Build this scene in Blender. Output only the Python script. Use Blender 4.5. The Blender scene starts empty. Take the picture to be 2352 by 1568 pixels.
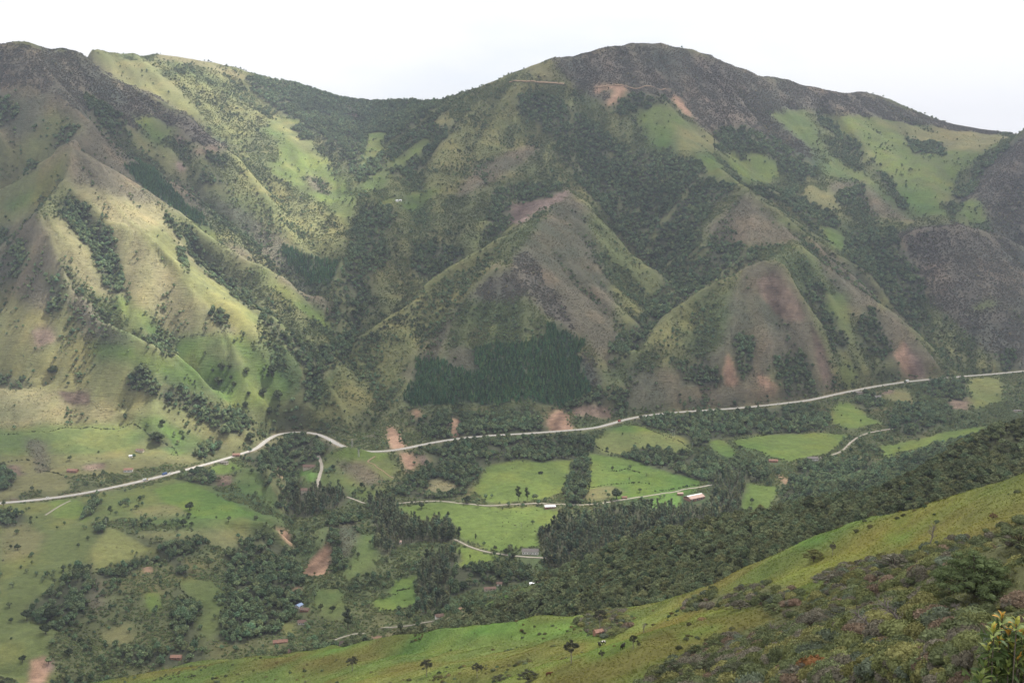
import bpy, bmesh, math, random
import numpy as np
from mathutils import Vector, Matrix

# ------------------------------------------------------------------ camera, sky, sun, exposure
scn = bpy.context.scene
root_col = scn.collection
PITCH = math.radians(8.0)
FPX = 2522.0                      # focal length in units of the 2352 px wide working frame
W0, H0 = 2352.0, 1568.0
cam_d = bpy.data.cameras.new("camera")
cam_d.sensor_width = 36.0
cam_d.lens = 36.0 * FPX / W0
cam_d.clip_start = 0.5
cam_d.clip_end = 40000.0
cam = bpy.data.objects.new("camera", cam_d)
cam.location = (0, 0, 0)
cam.rotation_euler = (math.pi / 2 - PITCH, 0, 0)
root_col.objects.link(cam)
scn.camera = cam

SUN_DIR = Vector((0.34, 0.36, 0.87)).normalized()      # towards the sun
SUN_EL = math.asin(SUN_DIR.z)
SUN_AZ = math.atan2(SUN_DIR.x, SUN_DIR.y)
SUN_STRENGTH = 5.0
SKY_STRENGTH = 0.062
EXPOSURE = 1.1
HAZE_DENSITY = 6.2e-5

wld = bpy.data.worlds.new("World")
scn.world = wld
wld.use_nodes = True
nt = wld.node_tree
nt.nodes.clear()
n_out = nt.nodes.new("ShaderNodeOutputWorld")
n_bg = nt.nodes.new("ShaderNodeBackground")
n_sky = nt.nodes.new("ShaderNodeTexSky")
n_sky.sky_type = 'NISHITA'
n_sky.sun_disc = False
n_sky.sun_elevation = SUN_EL
n_sky.sun_rotation = SUN_AZ
n_sky.altitude = 2200.0
n_tc = nt.nodes.new("ShaderNodeTexCoord")
n_map = nt.nodes.new("ShaderNodeMapping")
n_map.inputs['Scale'].default_value = (1.0, 1.0, 2.6)
n_noise = nt.nodes.new("ShaderNodeTexNoise")
n_noise.inputs['Scale'].default_value = 2.3
n_noise.inputs['Detail'].default_value = 6.0
n_noise.inputs['Roughness'].default_value = 0.55
n_ramp = nt.nodes.new("ShaderNodeMapRange")
n_ramp.inputs['From Min'].default_value = 0.25
n_ramp.inputs['From Max'].default_value = 0.52
n_ramp.inputs['To Min'].default_value = 0.60
n_ramp.inputs['To Max'].default_value = 1.0
n_mix = nt.nodes.new("ShaderNodeMixRGB")
n_mix.inputs['Color2'].default_value = (8.9, 8.95, 9.1, 1)      # overcast cloud white
nt.links.new(n_tc.outputs['Generated'], n_map.inputs['Vector'])
nt.links.new(n_map.outputs['Vector'], n_noise.inputs['Vector'])
nt.links.new(n_noise.outputs['Fac'], n_ramp.inputs['Value'])
nt.links.new(n_ramp.outputs['Result'], n_mix.inputs['Fac'])
nt.links.new(n_sky.outputs['Color'], n_mix.inputs['Color1'])
nt.links.new(n_mix.outputs['Color'], n_bg.inputs['Color'])
n_bg.inputs['Strength'].default_value = SKY_STRENGTH
nt.links.new(n_bg.outputs['Background'], n_out.inputs['Surface'])

sun_d = bpy.data.lights.new("sun", 'SUN')
sun_d.energy = SUN_STRENGTH
sun_d.angle = math.radians(0.6)
sun_d.color = (1.0, 0.955, 0.86)
sun = bpy.data.objects.new("sun", sun_d)
sun.rotation_euler = SUN_DIR.to_track_quat('Z', 'Y').to_euler()
sun.location = (0, 0, 900)
root_col.objects.link(sun)

scn.view_settings.view_transform = 'Standard'
scn.view_settings.look = 'None'
scn.view_settings.exposure = EXPOSURE
scn.view_settings.gamma = 1.0
scn.view_settings.use_curve_mapping = False
scn.cycles.use_denoising = True
scn.cycles.max_bounces = 5
scn.cycles.diffuse_bounces = 2
scn.cycles.glossy_bounces = 1
scn.cycles.transmission_bounces = 2
scn.cycles.transparent_max_bounces = 6
scn.cycles.volume_bounces = 0
scn.cycles.use_adaptive_sampling = True
scn.cycles.adaptive_threshold = 0.02
scn.render.use_persistent_data = False

rng = np.random.default_rng(7)
random.seed(7)

# ------------------------------------------------------------------ picture <-> place
CP, SP = math.cos(PITCH), math.sin(PITCH)
def ratio(y):                      # height / ground distance along the ray through row y
    v = (784.0 - y) / FPX
    return (-SP + v * CP) / (CP + v * SP)
def u_of(x, y):                    # sideways / ground distance along the ray through (x, y)
    v = (784.0 - y) / FPX
    return ((x - 1176.0) / FPX) / (CP + v * SP)
def to_px(X, Y, Z):                # world -> working pixels (arrays)
    d = Y * CP - Z * SP
    up = Y * SP + Z * CP
    d = np.maximum(d, 1e-3)
    return 1176.0 + FPX * X / d, 784.0 - FPX * up / d

_tab = rng.random((256, 256))
def vnoise(x, y):
    xi = np.floor(x).astype(np.int64); yi = np.floor(y).astype(np.int64)
    fx = x - xi; fy = y - yi
    fx = fx * fx * fx * (fx * (fx * 6 - 15) + 10); fy = fy * fy * fy * (fy * (fy * 6 - 15) + 10)
    a = _tab[xi & 255, yi & 255]; b = _tab[(xi + 1) & 255, yi & 255]
    c = _tab[xi & 255, (yi + 1) & 255]; d = _tab[(xi + 1) & 255, (yi + 1) & 255]
    return (a + (b - a) * fx) * (1 - fy) + (c + (d - c) * fx) * fy
def fbm(x, y, oct=4, gain=0.5):    # about -1..1
    s = 0.0; a = 1.0; t = 0.0
    for i in range(oct):
        s = s + a * (vnoise(x * 2 ** i + 17.3 * i, y * 2 ** i - 9.1 * i) * 2 - 1)
        t += a; a *= gain
    return s / t * 1.6

# ------------------------------------------------------------------ relief: ridge, gully and terrace lines
# a point is (column, row, third): third > 0 is the ground distance, third < 0 the height below the camera;
# (column, None, distance, height) is a point hidden from view
ROAD = [(-90,1163,-446),(0,1155,-446),(80,1148,-446),(160,1138,-445),(230,1125,-444),(300,1110,-443),(360,1096,-442),(420,1080,-441),
        (495,1060,-440),(560,1040,-438),(590,1030,-437),(615,1008,-436),(640,996,-435),(690,991,-434),(730,996,-434),(760,1010,-434),
        (775,1020,-433),(800,1030,-433),(840,1037,-432),(885,1036,-431),(930,1030,-430),(1000,1014,-429),(1100,1001,-427),(1200,996,-425),(1280,990,-423),
        (1360,984,-421),(1400,974,-420),(1440,962,-419),(1500,951,-418),(1600,943,-416),(1700,937,-414),(1800,926,-411),(1860,919,-409),
        (1920,905,-407),(1970,895,-405),(2010,887,-404),(2090,875,-401),(2200,865,-398),(2290,858,-396),(2352,852,-394),(2470,840,-390)]
LINES = [
 # left mountain
 [(-120,120,2800),(0,100,2830),(60,97,2850),(120,114,2905),(145,110,2920),(190,118,2950),(260,181,2960),(342,212,2960),(393,246,2950),(444,273,2930),(478,308,2900),(547,362,2850),(620,470,2700),(700,570,2560),(755,635,2440)],
 [(147,236,2645),(205,273,2640),(260,325,2640),(300,355,2640),(376,403,2630),(458,444,2610),(530,506,2560),(598,572,2500),(680,640,2420)],
 [(60,97,2850),(110,180,2750),(147,236,2645)],
 [(205,273,2640),(175,310,2530),(157,335,2440)],
 [(157,335,2440),(239,383,2450),(290,417,2450),(376,468,2450),(437,510,2430),(478,548,2410),(547,596,2370),(649,637,2330),(718,681,2300),(769,719,2270)],
 [(386,472,2445),(410,515,2400),(444,603,2330),(478,630,2290),(547,685,2200),(608,733,2120),(649,767,2070),(694,846,1990)],
 [(157,335,2440),(85,386,2445),(0,441,2450),(-90,500,2450)],
 [(157,345,2425),(150,420,2370),(185,459,2345),(239,504,2300),(335,548,2250),(359,572,2220),(410,637,2150),(444,678,2100),(513,767,2020),(560,860,1950),(610,930,1910)],
 [(150,420,2370),(103,461,2330),(85,487,2260),(120,545,2190),(154,630,2110),(200,680,2060),(236,729,2010),(342,797,1950),(400,828,1930),(444,869,1910),(499,917,1885),(560,990,1850)],
 [(85,487,2260),(40,530,2245),(0,560,2235),(-90,620,2225)],
 [(175,500,2330),(215,570,2250),(265,670,2135),(330,750,2035),(400,815,1958),(470,875,1915)],
 [(500,640,2335),(560,672,2305),(620,722,2235),(690,792,2125),(740,835,2060)],
 [(200,None,2520,55),(300,None,2510,-5),(400,None,2495,-62),(480,None,2455,-122)],
 [(230,None,2730,138),(330,None,2730,55),(430,None,2700,-8),(520,None,2650,-75),(620,None,2570,-145)],
 [(-90,700,2150),(0,700,2150)],[(0,300,2560),(-90,300,2560)],[(-90,880,1990),(0,890,1975),(120,885,1950)],
 [(0,1000,-405),(150,985,-402),(290,968,-402)],[(0,1060,-428),(150,1070,-433),(300,1050,-430),(420,1020,-426),(520,1010,-424)],
 [(210,112,3500),(300,130,3600),(360,123,3680),(480,140,3700),(620,180,3750),(700,200,3800),(800,232,3850),(850,235,3850),(900,228,3850),(1020,232,3650),(1100,205,3450),(1180,165,3400),(1260,136,3400),(1330,130,3480),(1400,108,3550),(1490,97,3600),(1560,110,3620),(1620,128,3650),(1700,160,3700),(1740,181,3720),(1770,178,3750),(1850,197,3800),(1940,216,3830),(1980,208,3850),(2030,225,3880),(2060,242,3900),(2150,282,3950),(2280,300,4000),(2330,316,4050),(2450,330,4100)],
 [(190,None,3300,250),(100,None,3300,280),(0,None,3300,250)],
 [(330,None,3180,225),(450,None,3100,130),(550,352,3010),(640,470,2810),(730,562,2600),(765,640,2430)],
 [(620,185,3700),(632,268,3400),(670,300,3250),(710,335,3120),(760,395,2990),(800,455,2850)],
 # stream between left and centre mountain
 [(690,1000,1905),(705,950,1930),(740,862,2000),(790,800,2110),(800,780,2160),(792,730,2250),(772,650,2400),(800,560,2580),(810,500,2700),(815,420,2900),(822,330,3200),(850,285,3450),(900,245,3700)],
 # centre mountain
 [(1260,136,3400),(1190,190,3320),(1200,260,3240),(1215,330,3150),(1260,380,3020),(1300,420,2910),(1310,440,2870),(1255,490,2680),(1200,555,2480),(1165,615,2330)],
 [(1255,490,2680),(1200,540,2500),(1141,556,2470),(1066,603,2400),(971,657,2320),(930,699,2260),(868,743,2200),(807,801,2120),(765,849,2045)],
 [(1310,440,2870),(1346,473,2800),(1415,545,2650),(1483,603,2530),(1552,685,2400)],
 [(1165,615,2330),(1210,678,2260),(1251,726,2210),(1330,767,2160),(1381,835,2090),(1432,910,2030)],
 [(1165,615,2330),(1128,625,2320),(1073,678,2270),(1053,716,2235),(1000,790,2150),(930,870,2060),(860,950,1960),(830,1000,1900)],
 [(1150,800,2120),(1140,900,2020),(1130,960,1960)],[(1000,950,1950),(1300,950,1985)],
 [(1000,570,2590),(1100,510,2690),(1180,480,2760)],
 [(960,400,3000),(1040,330,3150),(1100,270,3280)],
 [(1436,960,-421),(1452,890,2060),(1490,780,2200),(1570,700,2390),(1520,575,2660),(1430,450,2920),(1360,335,3110),(1310,225,3320)],
 [(1490,97,3600),(1500,200,3400),(1560,310,3150),(1640,370,3000),(1700,425,2830),(1712,442,2780),(1790,500,2680),(1857,543,2600),(1960,614,2500),(2021,681,2430),(2062,725,2380),(2130,804,2325),(2168,850,2300)],
 [(1712,442,2780),(1650,500,2680),(1600,560,2560)],
 [(1857,543,2600),(1800,580,2450),(1762,598,2330)],
 [(1762,598,2330),(1713,616,2320),(1628,660,2290),(1549,708,2240),(1500,770,2170),(1445,830,2085)],
 [(1762,598,2330),(1800,612,2320),(1857,711,2260),(1891,777,2215),(1912,850,2180),(1920,890,2165)],
 [(1690,720,2210),(1660,820,2120),(1650,900,2080)],[(1800,760,2180),(1790,880,2100)],
 [(1850,632,2440),(1908,752,2300),(1942,820,2225),(1977,884,2215)],
 [(2185,855,2325),(2125,735,2500),(2070,660,2590),(2020,620,2660),(1960,565,2790),(1900,520,2910),(1850,470,3010),(1780,432,3150),(1690,370,3250)],
 [(2040,530,2890),(1965,562,2795)],
 [(2090,508,2950),(2190,485,3010),(2200,470,3060),(2140,380,3300),(2080,310,3600)],
 [(2040,545,2830),(2110,520,2780),(2200,514,2750),(2284,540,2755),(2352,580,2780),(2450,640,2750)],
 [(2200,514,2750),(2250,620,2620),(2275,690,2530),(2300,760,2460),(2320,850,2360)],
 [(2120,600,2660),(2140,700,2540),(2200,800,2410)],
 [(2470,220,3300),(2352,303,3300),(2270,385,3250),(2200,452,3150)],
 [(2352,500,2960),(2270,520,2920)],
 [(1900,330,3450),(1930,408,3210),(2010,450,3100),(2090,506,2985)],
 [(1864,259,3620),(1940,330,3420),(2030,410,3230)],
 [(1820,250,3650),(1850,350,3350),(1890,405,3220)],
 # behind the skyline
 [(-150,None,5200,-100),(600,None,5200,-100),(1300,None,5200,-150),(2000,None,5400,-150),(2500,None,5400,-150)],
 [(-150,None,6400,-250),(600,None,6400,-250),(1300,None,6400,-250),(2000,None,6400,-250),(2500,None,6400,-250)],
 # knoll in front of the road, side canyon, river
 [(770,1030,1800),(795,1023,1762),(830,1026,1748),(868,1034,1765)],
 [(740,1060,-446),(725,1100,-452),(740,1130,-460)],[(780,1130,-460),(840,1150,-466),(880,1120,-461),(910,1075,-450),(930,1045,-438)],
 [(640,1062,-458),(680,1105,-470),(655,1185,-480),(690,1255,-486),(680,1335,-491),(690,1405,-495),(640,1455,-498),(560,1505,-500),(440,1545,-503),(300,1565,-505),(150,1585,-507)],
 [(640,1062,-458),(675,1030,-446),(695,1003,-437)],
 [(2450,900,-420),(2300,940,-428),(2200,985,-434),(2110,1035,-441),(2000,1080,-448),(1900,1115,-454),(1830,1140,-458),(1700,None,1490,-464),(1500,None,1370,-470),(1350,None,1300,-476),(1260,1335,-482),(1100,1378,-487),(980,1422,-491),(880,1453,-494),(780,1480,-497),(640,1455,-498)],
 # valley terraces
 [(1090,1120,-456),(1120,1075,-448),(1240,1065,-446),(1320,1060,-446)],[(1100,1150,-460),(1290,1140,-458)],
 [(920,1165,-465),(1040,1200,-468),(1140,1258,-471),(1235,1248,-470),(1300,1180,-462),(1150,1165,-462),(920,1165,-465)],
 [(1365,1012,-436),(1400,990,-428),(1440,976,-424),(1500,988,-428),(1560,1008,-433),(1600,1040,-441)],
 [(1360,1040,-444),(1440,1052,-447),(1500,1075,-451)],[(1355,1080,-450),(1345,1130,-457),(1480,1140,-458),(1600,1130,-456)],
 [(1480,1160,-461),(1600,1150,-459),(1660,1120,-455)],[(1440,1090,-449),(1540,1092,-448),(1620,1108,-452)],
 [(1690,1015,-438),(1860,995,-433),(1945,1000,-434),(1890,1042,-441),(1800,1056,-444),(1690,1022,-439)],
 [(1640,1060,-446),(1740,1080,-450)],[(1720,1108,-455),(1785,1120,-456),(1760,1165,-461)],
 [(1925,930,-414),(1960,950,-420),(2020,975,-427)],[(2030,903,-408),(2100,920,-414),(2110,950,-422)],[(2230,880,-404),(2300,900,-411),(2240,930,-419)],
 [(2020,1035,-442),(2140,1005,-437),(2290,972,-432)],
 [(100,1200,-449),(250,1195,-449),(420,1200,-449),(560,1195,-450),(645,1196,-452)],[(450,1140,-447),(560,1160,-449)],
 [(210,1262,-455),(250,1212,-450),(335,1257,-456),(358,1255,-456)],[(218,1312,-460),(312,1280,-458),(360,1262,-457)],
 [(225,1325,-468),(315,1296,-467),(372,1275,-465)],[(300,1420,-482),(420,1370,-480),(500,1350,-478)],
 [(0,1300,-458),(110,1290,-456),(190,1320,-459)],[(-80,1450,-472),(0,1440,-470),(90,1450,-473),(150,1480,-482)],
 [(500,1250,-464),(560,1245,-464),(620,1225,-462)],[(480,1420,-486),(520,1390,-485)],[(200,1480,-490),(330,1510,-498)],[(0,1550,-490),(80,1555,-492)],
 [(633,1140,-452),(600,1100,-447),(560,1075,-443)],
 [(745,1248,-466),(790,1205,-462),(840,1195,-463)],[(700,1320,-489),(750,1318,-486)],[(830,1235,-467),(860,1300,-474),(790,1325,-480)],
 [(725,1360,-487),(790,1360,-485),(790,1400,-489)],[(860,1380,-486),(950,1340,-480),(955,1390,-487)],
 [(960,1250,-470),(1050,1252,-471),(1150,1280,-473),(1220,1275,-472)],[(1060,1306,-477),(1150,1300,-477),(1240,1290,-475)],[(980,1330,-481),(1080,1330,-481)],
 [(1290,1300,-475),(1400,1265,-470),(1500,1235,-467)],
 # camera side of the valley: wooded spur, grass spurs, scrub
 [(2450,905,860),(2352,962,850),(2270,1000,845),(2200,1035,835),(2120,1085,815),(2050,1130,800),(1950,1155,810),(1850,1172,822),(1780,1178,835),(1700,1184,850),(1600,1205,865),(1500,1235,880),(1400,1268,900),(1300,1305,920),(1230,1345,945),(1150,1372,980),(1080,1405,1000),(1000,1432,1025),(900,1452,1050),(850,1462,1075)],
 [(850,1462,1075),(700,1500,1090),(560,1530,1095)],
 [(2450,None,600,-150),(2200,None,600,-190),(1900,None,620,-220),(1700,None,630,-240),(1500,None,640,-262),(1300,None,670,-290),(1150,None,720,-322),(1000,None,790,-365),(850,None,880,-410),(650,None,950,-450),(400,None,960,-475),(150,None,960,-490)],
 [(2450,1058,320),(2352,1085,330),(2250,1115,345),(2100,1160,380),(1980,1195,410),(1890,1225,430),(1800,1265,445),(1700,1308,460),(1580,1350,480),(1460,1387,500),(1330,1412,520),(1180,1421,540),(1040,1440,570),(900,1461,600),(700,1500,625),(520,1531,645),(400,1552,660),(200,1568,680),(0,1600,690)],
 [(440,1520,720),(520,1505,715),(600,1512,720),(700,1498,728),(780,1482,735)],
 [(2352,1190,270),(2200,1225,300),(2050,1265,320),(1900,1300,350)],
 [(1810,1398,245),(1744,1415,255),(1640,1440,270),(1535,1458,290),(1460,1482,298),(1392,1509,302),(1301,1535,310),(1150,1570,320),(1000,1610,330)],
 [(1800,1385,300),(1700,1405,330),(1550,1442,375),(1470,1465,395),(1390,1490,405),(1250,1530,410),(1100,1562,415),(1000,1580,420)],
 [(700,1580,520),(450,1585,600),(200,1600,640)],[(1300,1470,480),(1100,1480,520),(900,1500,570)],
 [(2352,1300,110),(2250,1330,125),(2150,1360,135),(2000,1420,150),(1850,1470,165),(1700,1520,180),(1560,1568,200)],
 [(2352,1220,190),(2200,1280,200),(2050,1320,230),(1900,1370,240)],
 [(2352,1470,45),(2200,1500,60),(2000,1560,75),(1800,1600,100),(1500,1640,140),(1000,1700,200)],
 [(2450,None,24,-12.0),(2352,None,24,-12.2),(2000,None,24,-13),(1200,None,24,-16),(500,None,24,-18),(-100,None,24,-20)],
 [(2450,None,100,-40),],
 [(500,None,250,-160),(0,None,300,-190),(-100,None,300,-195)],
 [(2450,None,9,-5.6),(2352,None,9,-5.6),(1800,None,9,-6),(1200,None,9,-6.6),(300,None,9,-7.5),(-100,None,9,-8)],
 [(2500,None,3,-2.6),(1200,None,3,-2.7),(-150,None,3,-3)],
]
def P3(p):
    if p[1] is None:
        x, _, Y, Z = p
        return ((x - 1176.0) / FPX * Y / CP, Y, Z)
    x, y, t = p
    r = ratio(y)
    Y = t if t > 0 else t / r
    return (u_of(x, y) * Y, Y, r * Y)
ROAD3 = np.array([P3(p) for p in ROAD])
# hollows behind the spurs that stand in front of others: (line, first, last point, how far behind, how deep below the sight line)
def behind(pts, back, deep):
    out = []
    for p in pts:
        X, Y, Z = P3(p); r = Z / Y; Yb = Y + back
        out.append((X / Y * Yb, Yb, r * Yb - deep))
    return out
SIL = [([(1141,556,2470),(1066,603,2400),(971,657,2320),(930,699,2260),(868,743,2200),(815,795,2125)],95,24),
       ([(1380,508,2725),(1415,545,2650),(1483,603,2530),(1535,665,2430)],90,22),
       ([(239,383,2450),(290,417,2450),(376,468,2450),(437,510,2430),(478,548,2410),(547,596,2370),(649,637,2330),(718,681,2300)],60,10),
       ([(444,603,2330),(478,630,2290),(547,685,2200),(608,733,2120),(649,767,2070)],55,13),
       ([(236,729,2010),(342,797,1950),(400,828,1930),(444,869,1910),(490,910,1888)],45,9),
       ([(260,181,2960),(342,212,2960),(393,246,2950),(444,273,2930),(478,308,2900),(540,356,2855)],110,18),
       ([(260,325,2640),(300,355,2640),(376,403,2630),(458,444,2610)],60,8),
       ([(1713,616,2320),(1628,660,2290),(1549,708,2240),(1505,765,2175)],80,16),
       ([(1800,612,2320),(1830,660,2290),(1857,711,2260),(1885,765,2222)],60,14),
       ([(1790,500,2680),(1857,543,2600),(1960,614,2500),(2021,681,2430),(2062,725,2380),(2130,804,2325)],75,18),
       ([(2110,520,2780),(2200,514,2750),(2284,540,2755),(2352,580,2780)],100,18),
       ([(1690,425,2835),(1712,442,2780),(1735,455,2760)],60,12),
       ([(140,350,2440),(85,386,2445),(0,441,2450),(-90,500,2450)],70,14),
       ([(120,450,2345),(103,461,2330),(60,505,2280),(0,560,2235)],60,12)]

UMAX = 0.62
def solve_relief():
    s0, s1 = math.log(2.5), math.log(6600.0)
    samp = []
    for ln in LINES + [ROAD]:
        pts = np.array([P3(p) for p in ln])
        if len(pts) == 1:
            samp.append(pts); continue
        for a, b in zip(pts[:-1], pts[1:]):
            n = 60
            t = np.linspace(0, 1, n)[:, None]
            samp.append(a + (b - a) * t)
    for pts, bk, dp in SIL:
        q = np.array(behind(pts, bk, dp))
        for a, b in zip(q[:-1], q[1:]):
            samp.append(a + (b - a) * np.linspace(0, 1, 60)[:, None])
    S = np.concatenate(samp)
    uu = S[:, 0] / S[:, 1]; ss = np.log(S[:, 1])
    Z = None
    for h, its in ((0.036, 700), (0.018, 300), (0.009, 200), (0.0045, 120)):
        nu = int(2 * UMAX / h) + 1; ns = int((s1 - s0) / h) + 1
        iu = np.clip(np.rint((uu + UMAX) / h).astype(int), 0, nu - 1)
        isx = np.clip(np.rint((ss - s0) / h).astype(int), 0, ns - 1)
        ok = np.abs(uu) < UMAX
        acc = np.zeros((ns, nu)); cnt = np.zeros((ns, nu))
        np.add.at(acc, (isx[ok], iu[ok]), S[ok, 2]); np.add.at(cnt, (isx[ok], iu[ok]), 1)
        m = cnt > 0
        fixed = np.where(m, acc / np.maximum(cnt, 1), 0)
        if Z is None:
            Z = np.full((ns, nu), -300.0)
        else:
            gi = np.clip((np.arange(ns) * h) / ph, 0, Z.shape[0] - 1.001)
            gj = np.clip((np.arange(nu) * h) / ph, 0, Z.shape[1] - 1.001)
            Z = bil(Z, gi[:, None], gj[None, :])
        Z = np.where(m, fixed, Z)
        for k in range(its):
            P = np.pad(Z, 1, mode='edge')
            A = 0.25 * (P[:-2, 1:-1] + P[2:, 1:-1] + P[1:-1, :-2] + P[1:-1, 2:])
            Z = np.where(m, fixed, Z + 1.0 * (A - Z))
        ph = h
    for k in range(1):                 # take the knife edge off the ridges
        P = np.pad(Z, 1, mode='edge')
        Z = 0.5 * Z + 0.125 * (P[:-2, 1:-1] + P[2:, 1:-1] + P[1:-1, :-2] + P[1:-1, 2:])
    return Z, s0, h
def bil(A, i, j):
    i = np.clip(i, 0, A.shape[0] - 1.001); j = np.clip(j, 0, A.shape[1] - 1.001)
    i0 = np.floor(i).astype(int); j0 = np.floor(j).astype(int)
    fi = i - i0; fj = j - j0
    return (A[i0, j0] * (1 - fj) + A[i0, j0 + 1] * fj) * (1 - fi) + (A[i0 + 1, j0] * (1 - fj) + A[i0 + 1, j0 + 1] * fj) * fi
Z0, S0, HH = solve_relief()

# down-slope streaks (rills and gullies) by smearing noise along the fall line
def streaks():
    h = 0.0026
    sA = math.log(850.0); sB = math.log(6500.0)
    ns = int((sB - sA) / h); nu = int(2 * UMAX / h)
    s = sA + np.arange(ns) * h; u = -UMAX + np.arange(nu) * h
    Zs = bil(Z0, ((s - S0) / HH)[:, None], ((u + UMAX) / HH)[None, :])
    for k in range(10):
        P = np.pad(Zs, 1, mode='edge')
        Zs = 0.2 * (Zs + P[:-2, 1:-1] + P[2:, 1:-1] + P[1:-1, :-2] + P[1:-1, 2:])
    gs, gu = np.gradient(Zs)
    Y = np.exp(s)[:, None] * np.ones((1, nu)); X = Y * u[None, :]
    slope = np.hypot(gs, gu) / (Y * h)
    L = np.hypot(gs, gu) + 1e-9
    ds, du = gs / L, gu / L
    N = fbm(X / 34.0, Y / 34.0, 2)
    N2 = fbm(X / 85.0 + 40, Y / 85.0, 2)
    ii, jj = np.meshgrid(np.arange(ns, dtype=float), np.arange(nu, dtype=float), indexing='ij')
    acc = N.copy(); acc2 = N2.copy(); c = 1
    for sg in (1, -1):
        pi, pj = ii.copy(), jj.copy()
        for k in range(16):
            a = bil(ds, pi, pj); b = bil(du, pi, pj)
            pi = np.clip(pi + sg * a * 1.6, 0, ns - 1.01); pj = np.clip(pj + sg * b * 1.6, 0, nu - 1.01)
            acc += bil(N, pi, pj); acc2 += bil(N2, pi, pj); c += 1
    acc /= c; acc2 /= c
    acc = acc / acc.std(); acc2 = acc2 / acc2.std()
    return acc, acc2, slope, sA, h
ST1, ST2, SLP, STS, STH = streaks()
def at_st(A, Yl, U):
    return bil(A, (Yl - STS) / STH, (U + UMAX) / STH)

# final sheet: columns are bearings, rows are distances
NU = 561
us = np.linspace(-UMAX, UMAX, NU)
def rows():
    out = [math.log(2.6)]
    while out[-1] < math.log(6500):
        Yv = math.exp(out[-1])
        st = 0.014 if Yv < 60 else 0.0062 if Yv < 240 else 0.0044 if Yv < 760 else 0.0034 if Yv < 1000 else 0.0021 if Yv < 4200 else 0.012
        out.append(out[-1] + st)
    return np.array(out)
srow = rows(); NS = len(srow)
Yg = np.exp(srow)[:, None] * np.ones((1, NU)); Ug = np.ones((NS, 1)) * us[None, :]
Xg = Yg * Ug
Zg = bil(Z0, ((srow - S0) / HH)[:, None], ((us + UMAX) / HH)[None, :])
Lg = srow[:, None] * np.ones((1, NU))
st1 = at_st(ST1, Lg, Ug); st2 = at_st(ST2, Lg, Ug); slp = at_st(SLP, Lg, Ug)
far = np.clip((Yg - 1000) / 200, 0, 1)
mtn = np.clip((slp - 0.18) / 0.3, 0, 1) * far
Zsm = Zg.copy()
vee = np.clip(-st2 - .25, 0, 2.2)                 # ravines cut between smoother ribs
Zg = Zg + mtn * (st1 * 3.6 + st2 * 5.0 + 3.0 - 7.5 * vee) + mtn * fbm(Xg / 160, Yg / 160, 3) * 4.0
Zg += far * (fbm(Xg / 45, Yg / 45, 3) * 1.3 + (1 - mtn) * (fbm(Xg / 110 + 5, Yg / 110, 3) * 2.6))
near = 1 - np.clip((Yg - 900) / 200, 0, 1)
nd = np.clip(Yg / 300, 0.03, 1)
Zg += near * nd * (fbm(Xg / 60, Yg / 60, 3) * 3.0 + fbm(Xg / 14, Yg / 14, 3) * 0.9)
Zg += near * np.clip(Yg / 60, 0.05, 1) * fbm(Xg / 4, Yg / 4, 2) * 0.14

def dist_to_line(line3, Xa, Ya, step=3.0):
    pts = []
    for a, b in zip(line3[:-1], line3[1:]):
        n = max(2, int(np.hypot(*(b - a)[:2]) / step))
        pts.append(a + (b - a) * np.linspace(0, 1, n, endpoint=False)[:, None])
    pts = np.concatenate(pts)
    best = np.full(Xa.shape, 1e9); bz = np.zeros(Xa.shape)
    for p in pts:
        d = (Xa - p[0]) ** 2 + (Ya - p[1]) ** 2
        m = d < best
        best[m] = d[m]; bz[m] = p[2]
    return np.sqrt(best), bz
def smooth_line(p3, n=4):
    p = np.asarray(p3, float)
    for _ in range(n):
        q = [p[0]]
        for a, b in zip(p[:-1], p[1:]):
            q += [a * 0.75 + b * 0.25, a * 0.25 + b * 0.75]
        q.append(p[-1]); p = np.array(q)
    return p
ROADS3 = smooth_line(ROAD3, 2)
road_d = np.full(Xg.shape, 1e3)
def bench(line3, half, fade, drop=0.35, keep=None):       # cut a level bench into the slope for a road
    global Zg
    lo = line3[:, 1].min() - 60; hi = line3[:, 1].max() + 60
    xl = line3[:, 0].min() - 60; xh = line3[:, 0].max() + 60
    m = (Yg > lo) & (Yg < hi) & (Xg > xl) & (Xg < xh)
    d, bz = dist_to_line(line3, Xg[m], Yg[m])
    w = np.clip(1 - (d - half) / fade, 0, 1); w = w * w * (3 - 2 * w)
    Zg[m] = Zg[m] * (1 - w) + (bz - drop) * w
    road_d[m] = np.minimum(road_d[m], d)
bench(ROADS3, 7.5, 16.0)

def ground_z(X, Y):
    X = np.asarray(X, float); Y = np.asarray(Y, float)
    i = np.interp(np.log(Y), srow, np.arange(NS)); j = (X / Y + UMAX) / (2 * UMAX) * (NU - 1)
    return bil(Zg, i, j)
def hit(x, y, ymin=4.0, ymax=6000.0):      # ground point seen at picture position (x, y)
    ys = np.exp(np.linspace(math.log(ymin), math.log(ymax), 6000))
    r = ratio(y); u = u_of(x, y)
    g = ground_z(u * ys, ys)
    k = np.nonzero(g >= r * ys)[0]
    if len(k) == 0:
        return None
    Y = ys[k[0]]
    return np.array([u * Y, Y, ground_z(u * Y, Y)])
def drape(pts, ymin=4.0, dz=0.0):
    out = []
    for p in pts:
        q = hit(p[0], p[1], ymin)
        if q is not None:
            q[2] += dz; out.append(q)
    return np.array(out)

# ------------------------------------------------------------------ land cover: what grows where
CL = dict(pasture=0, olive=1, tan=2, scrub=3, green=4, wood=5, forest=6, pine=7, soil=8, slide=9, red=10, crop=11, meadow=12, gumtree=13,
          spur=14, grass=15, lush=16, thicket=17, yellow=18, lightened_bushland=19)
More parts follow.
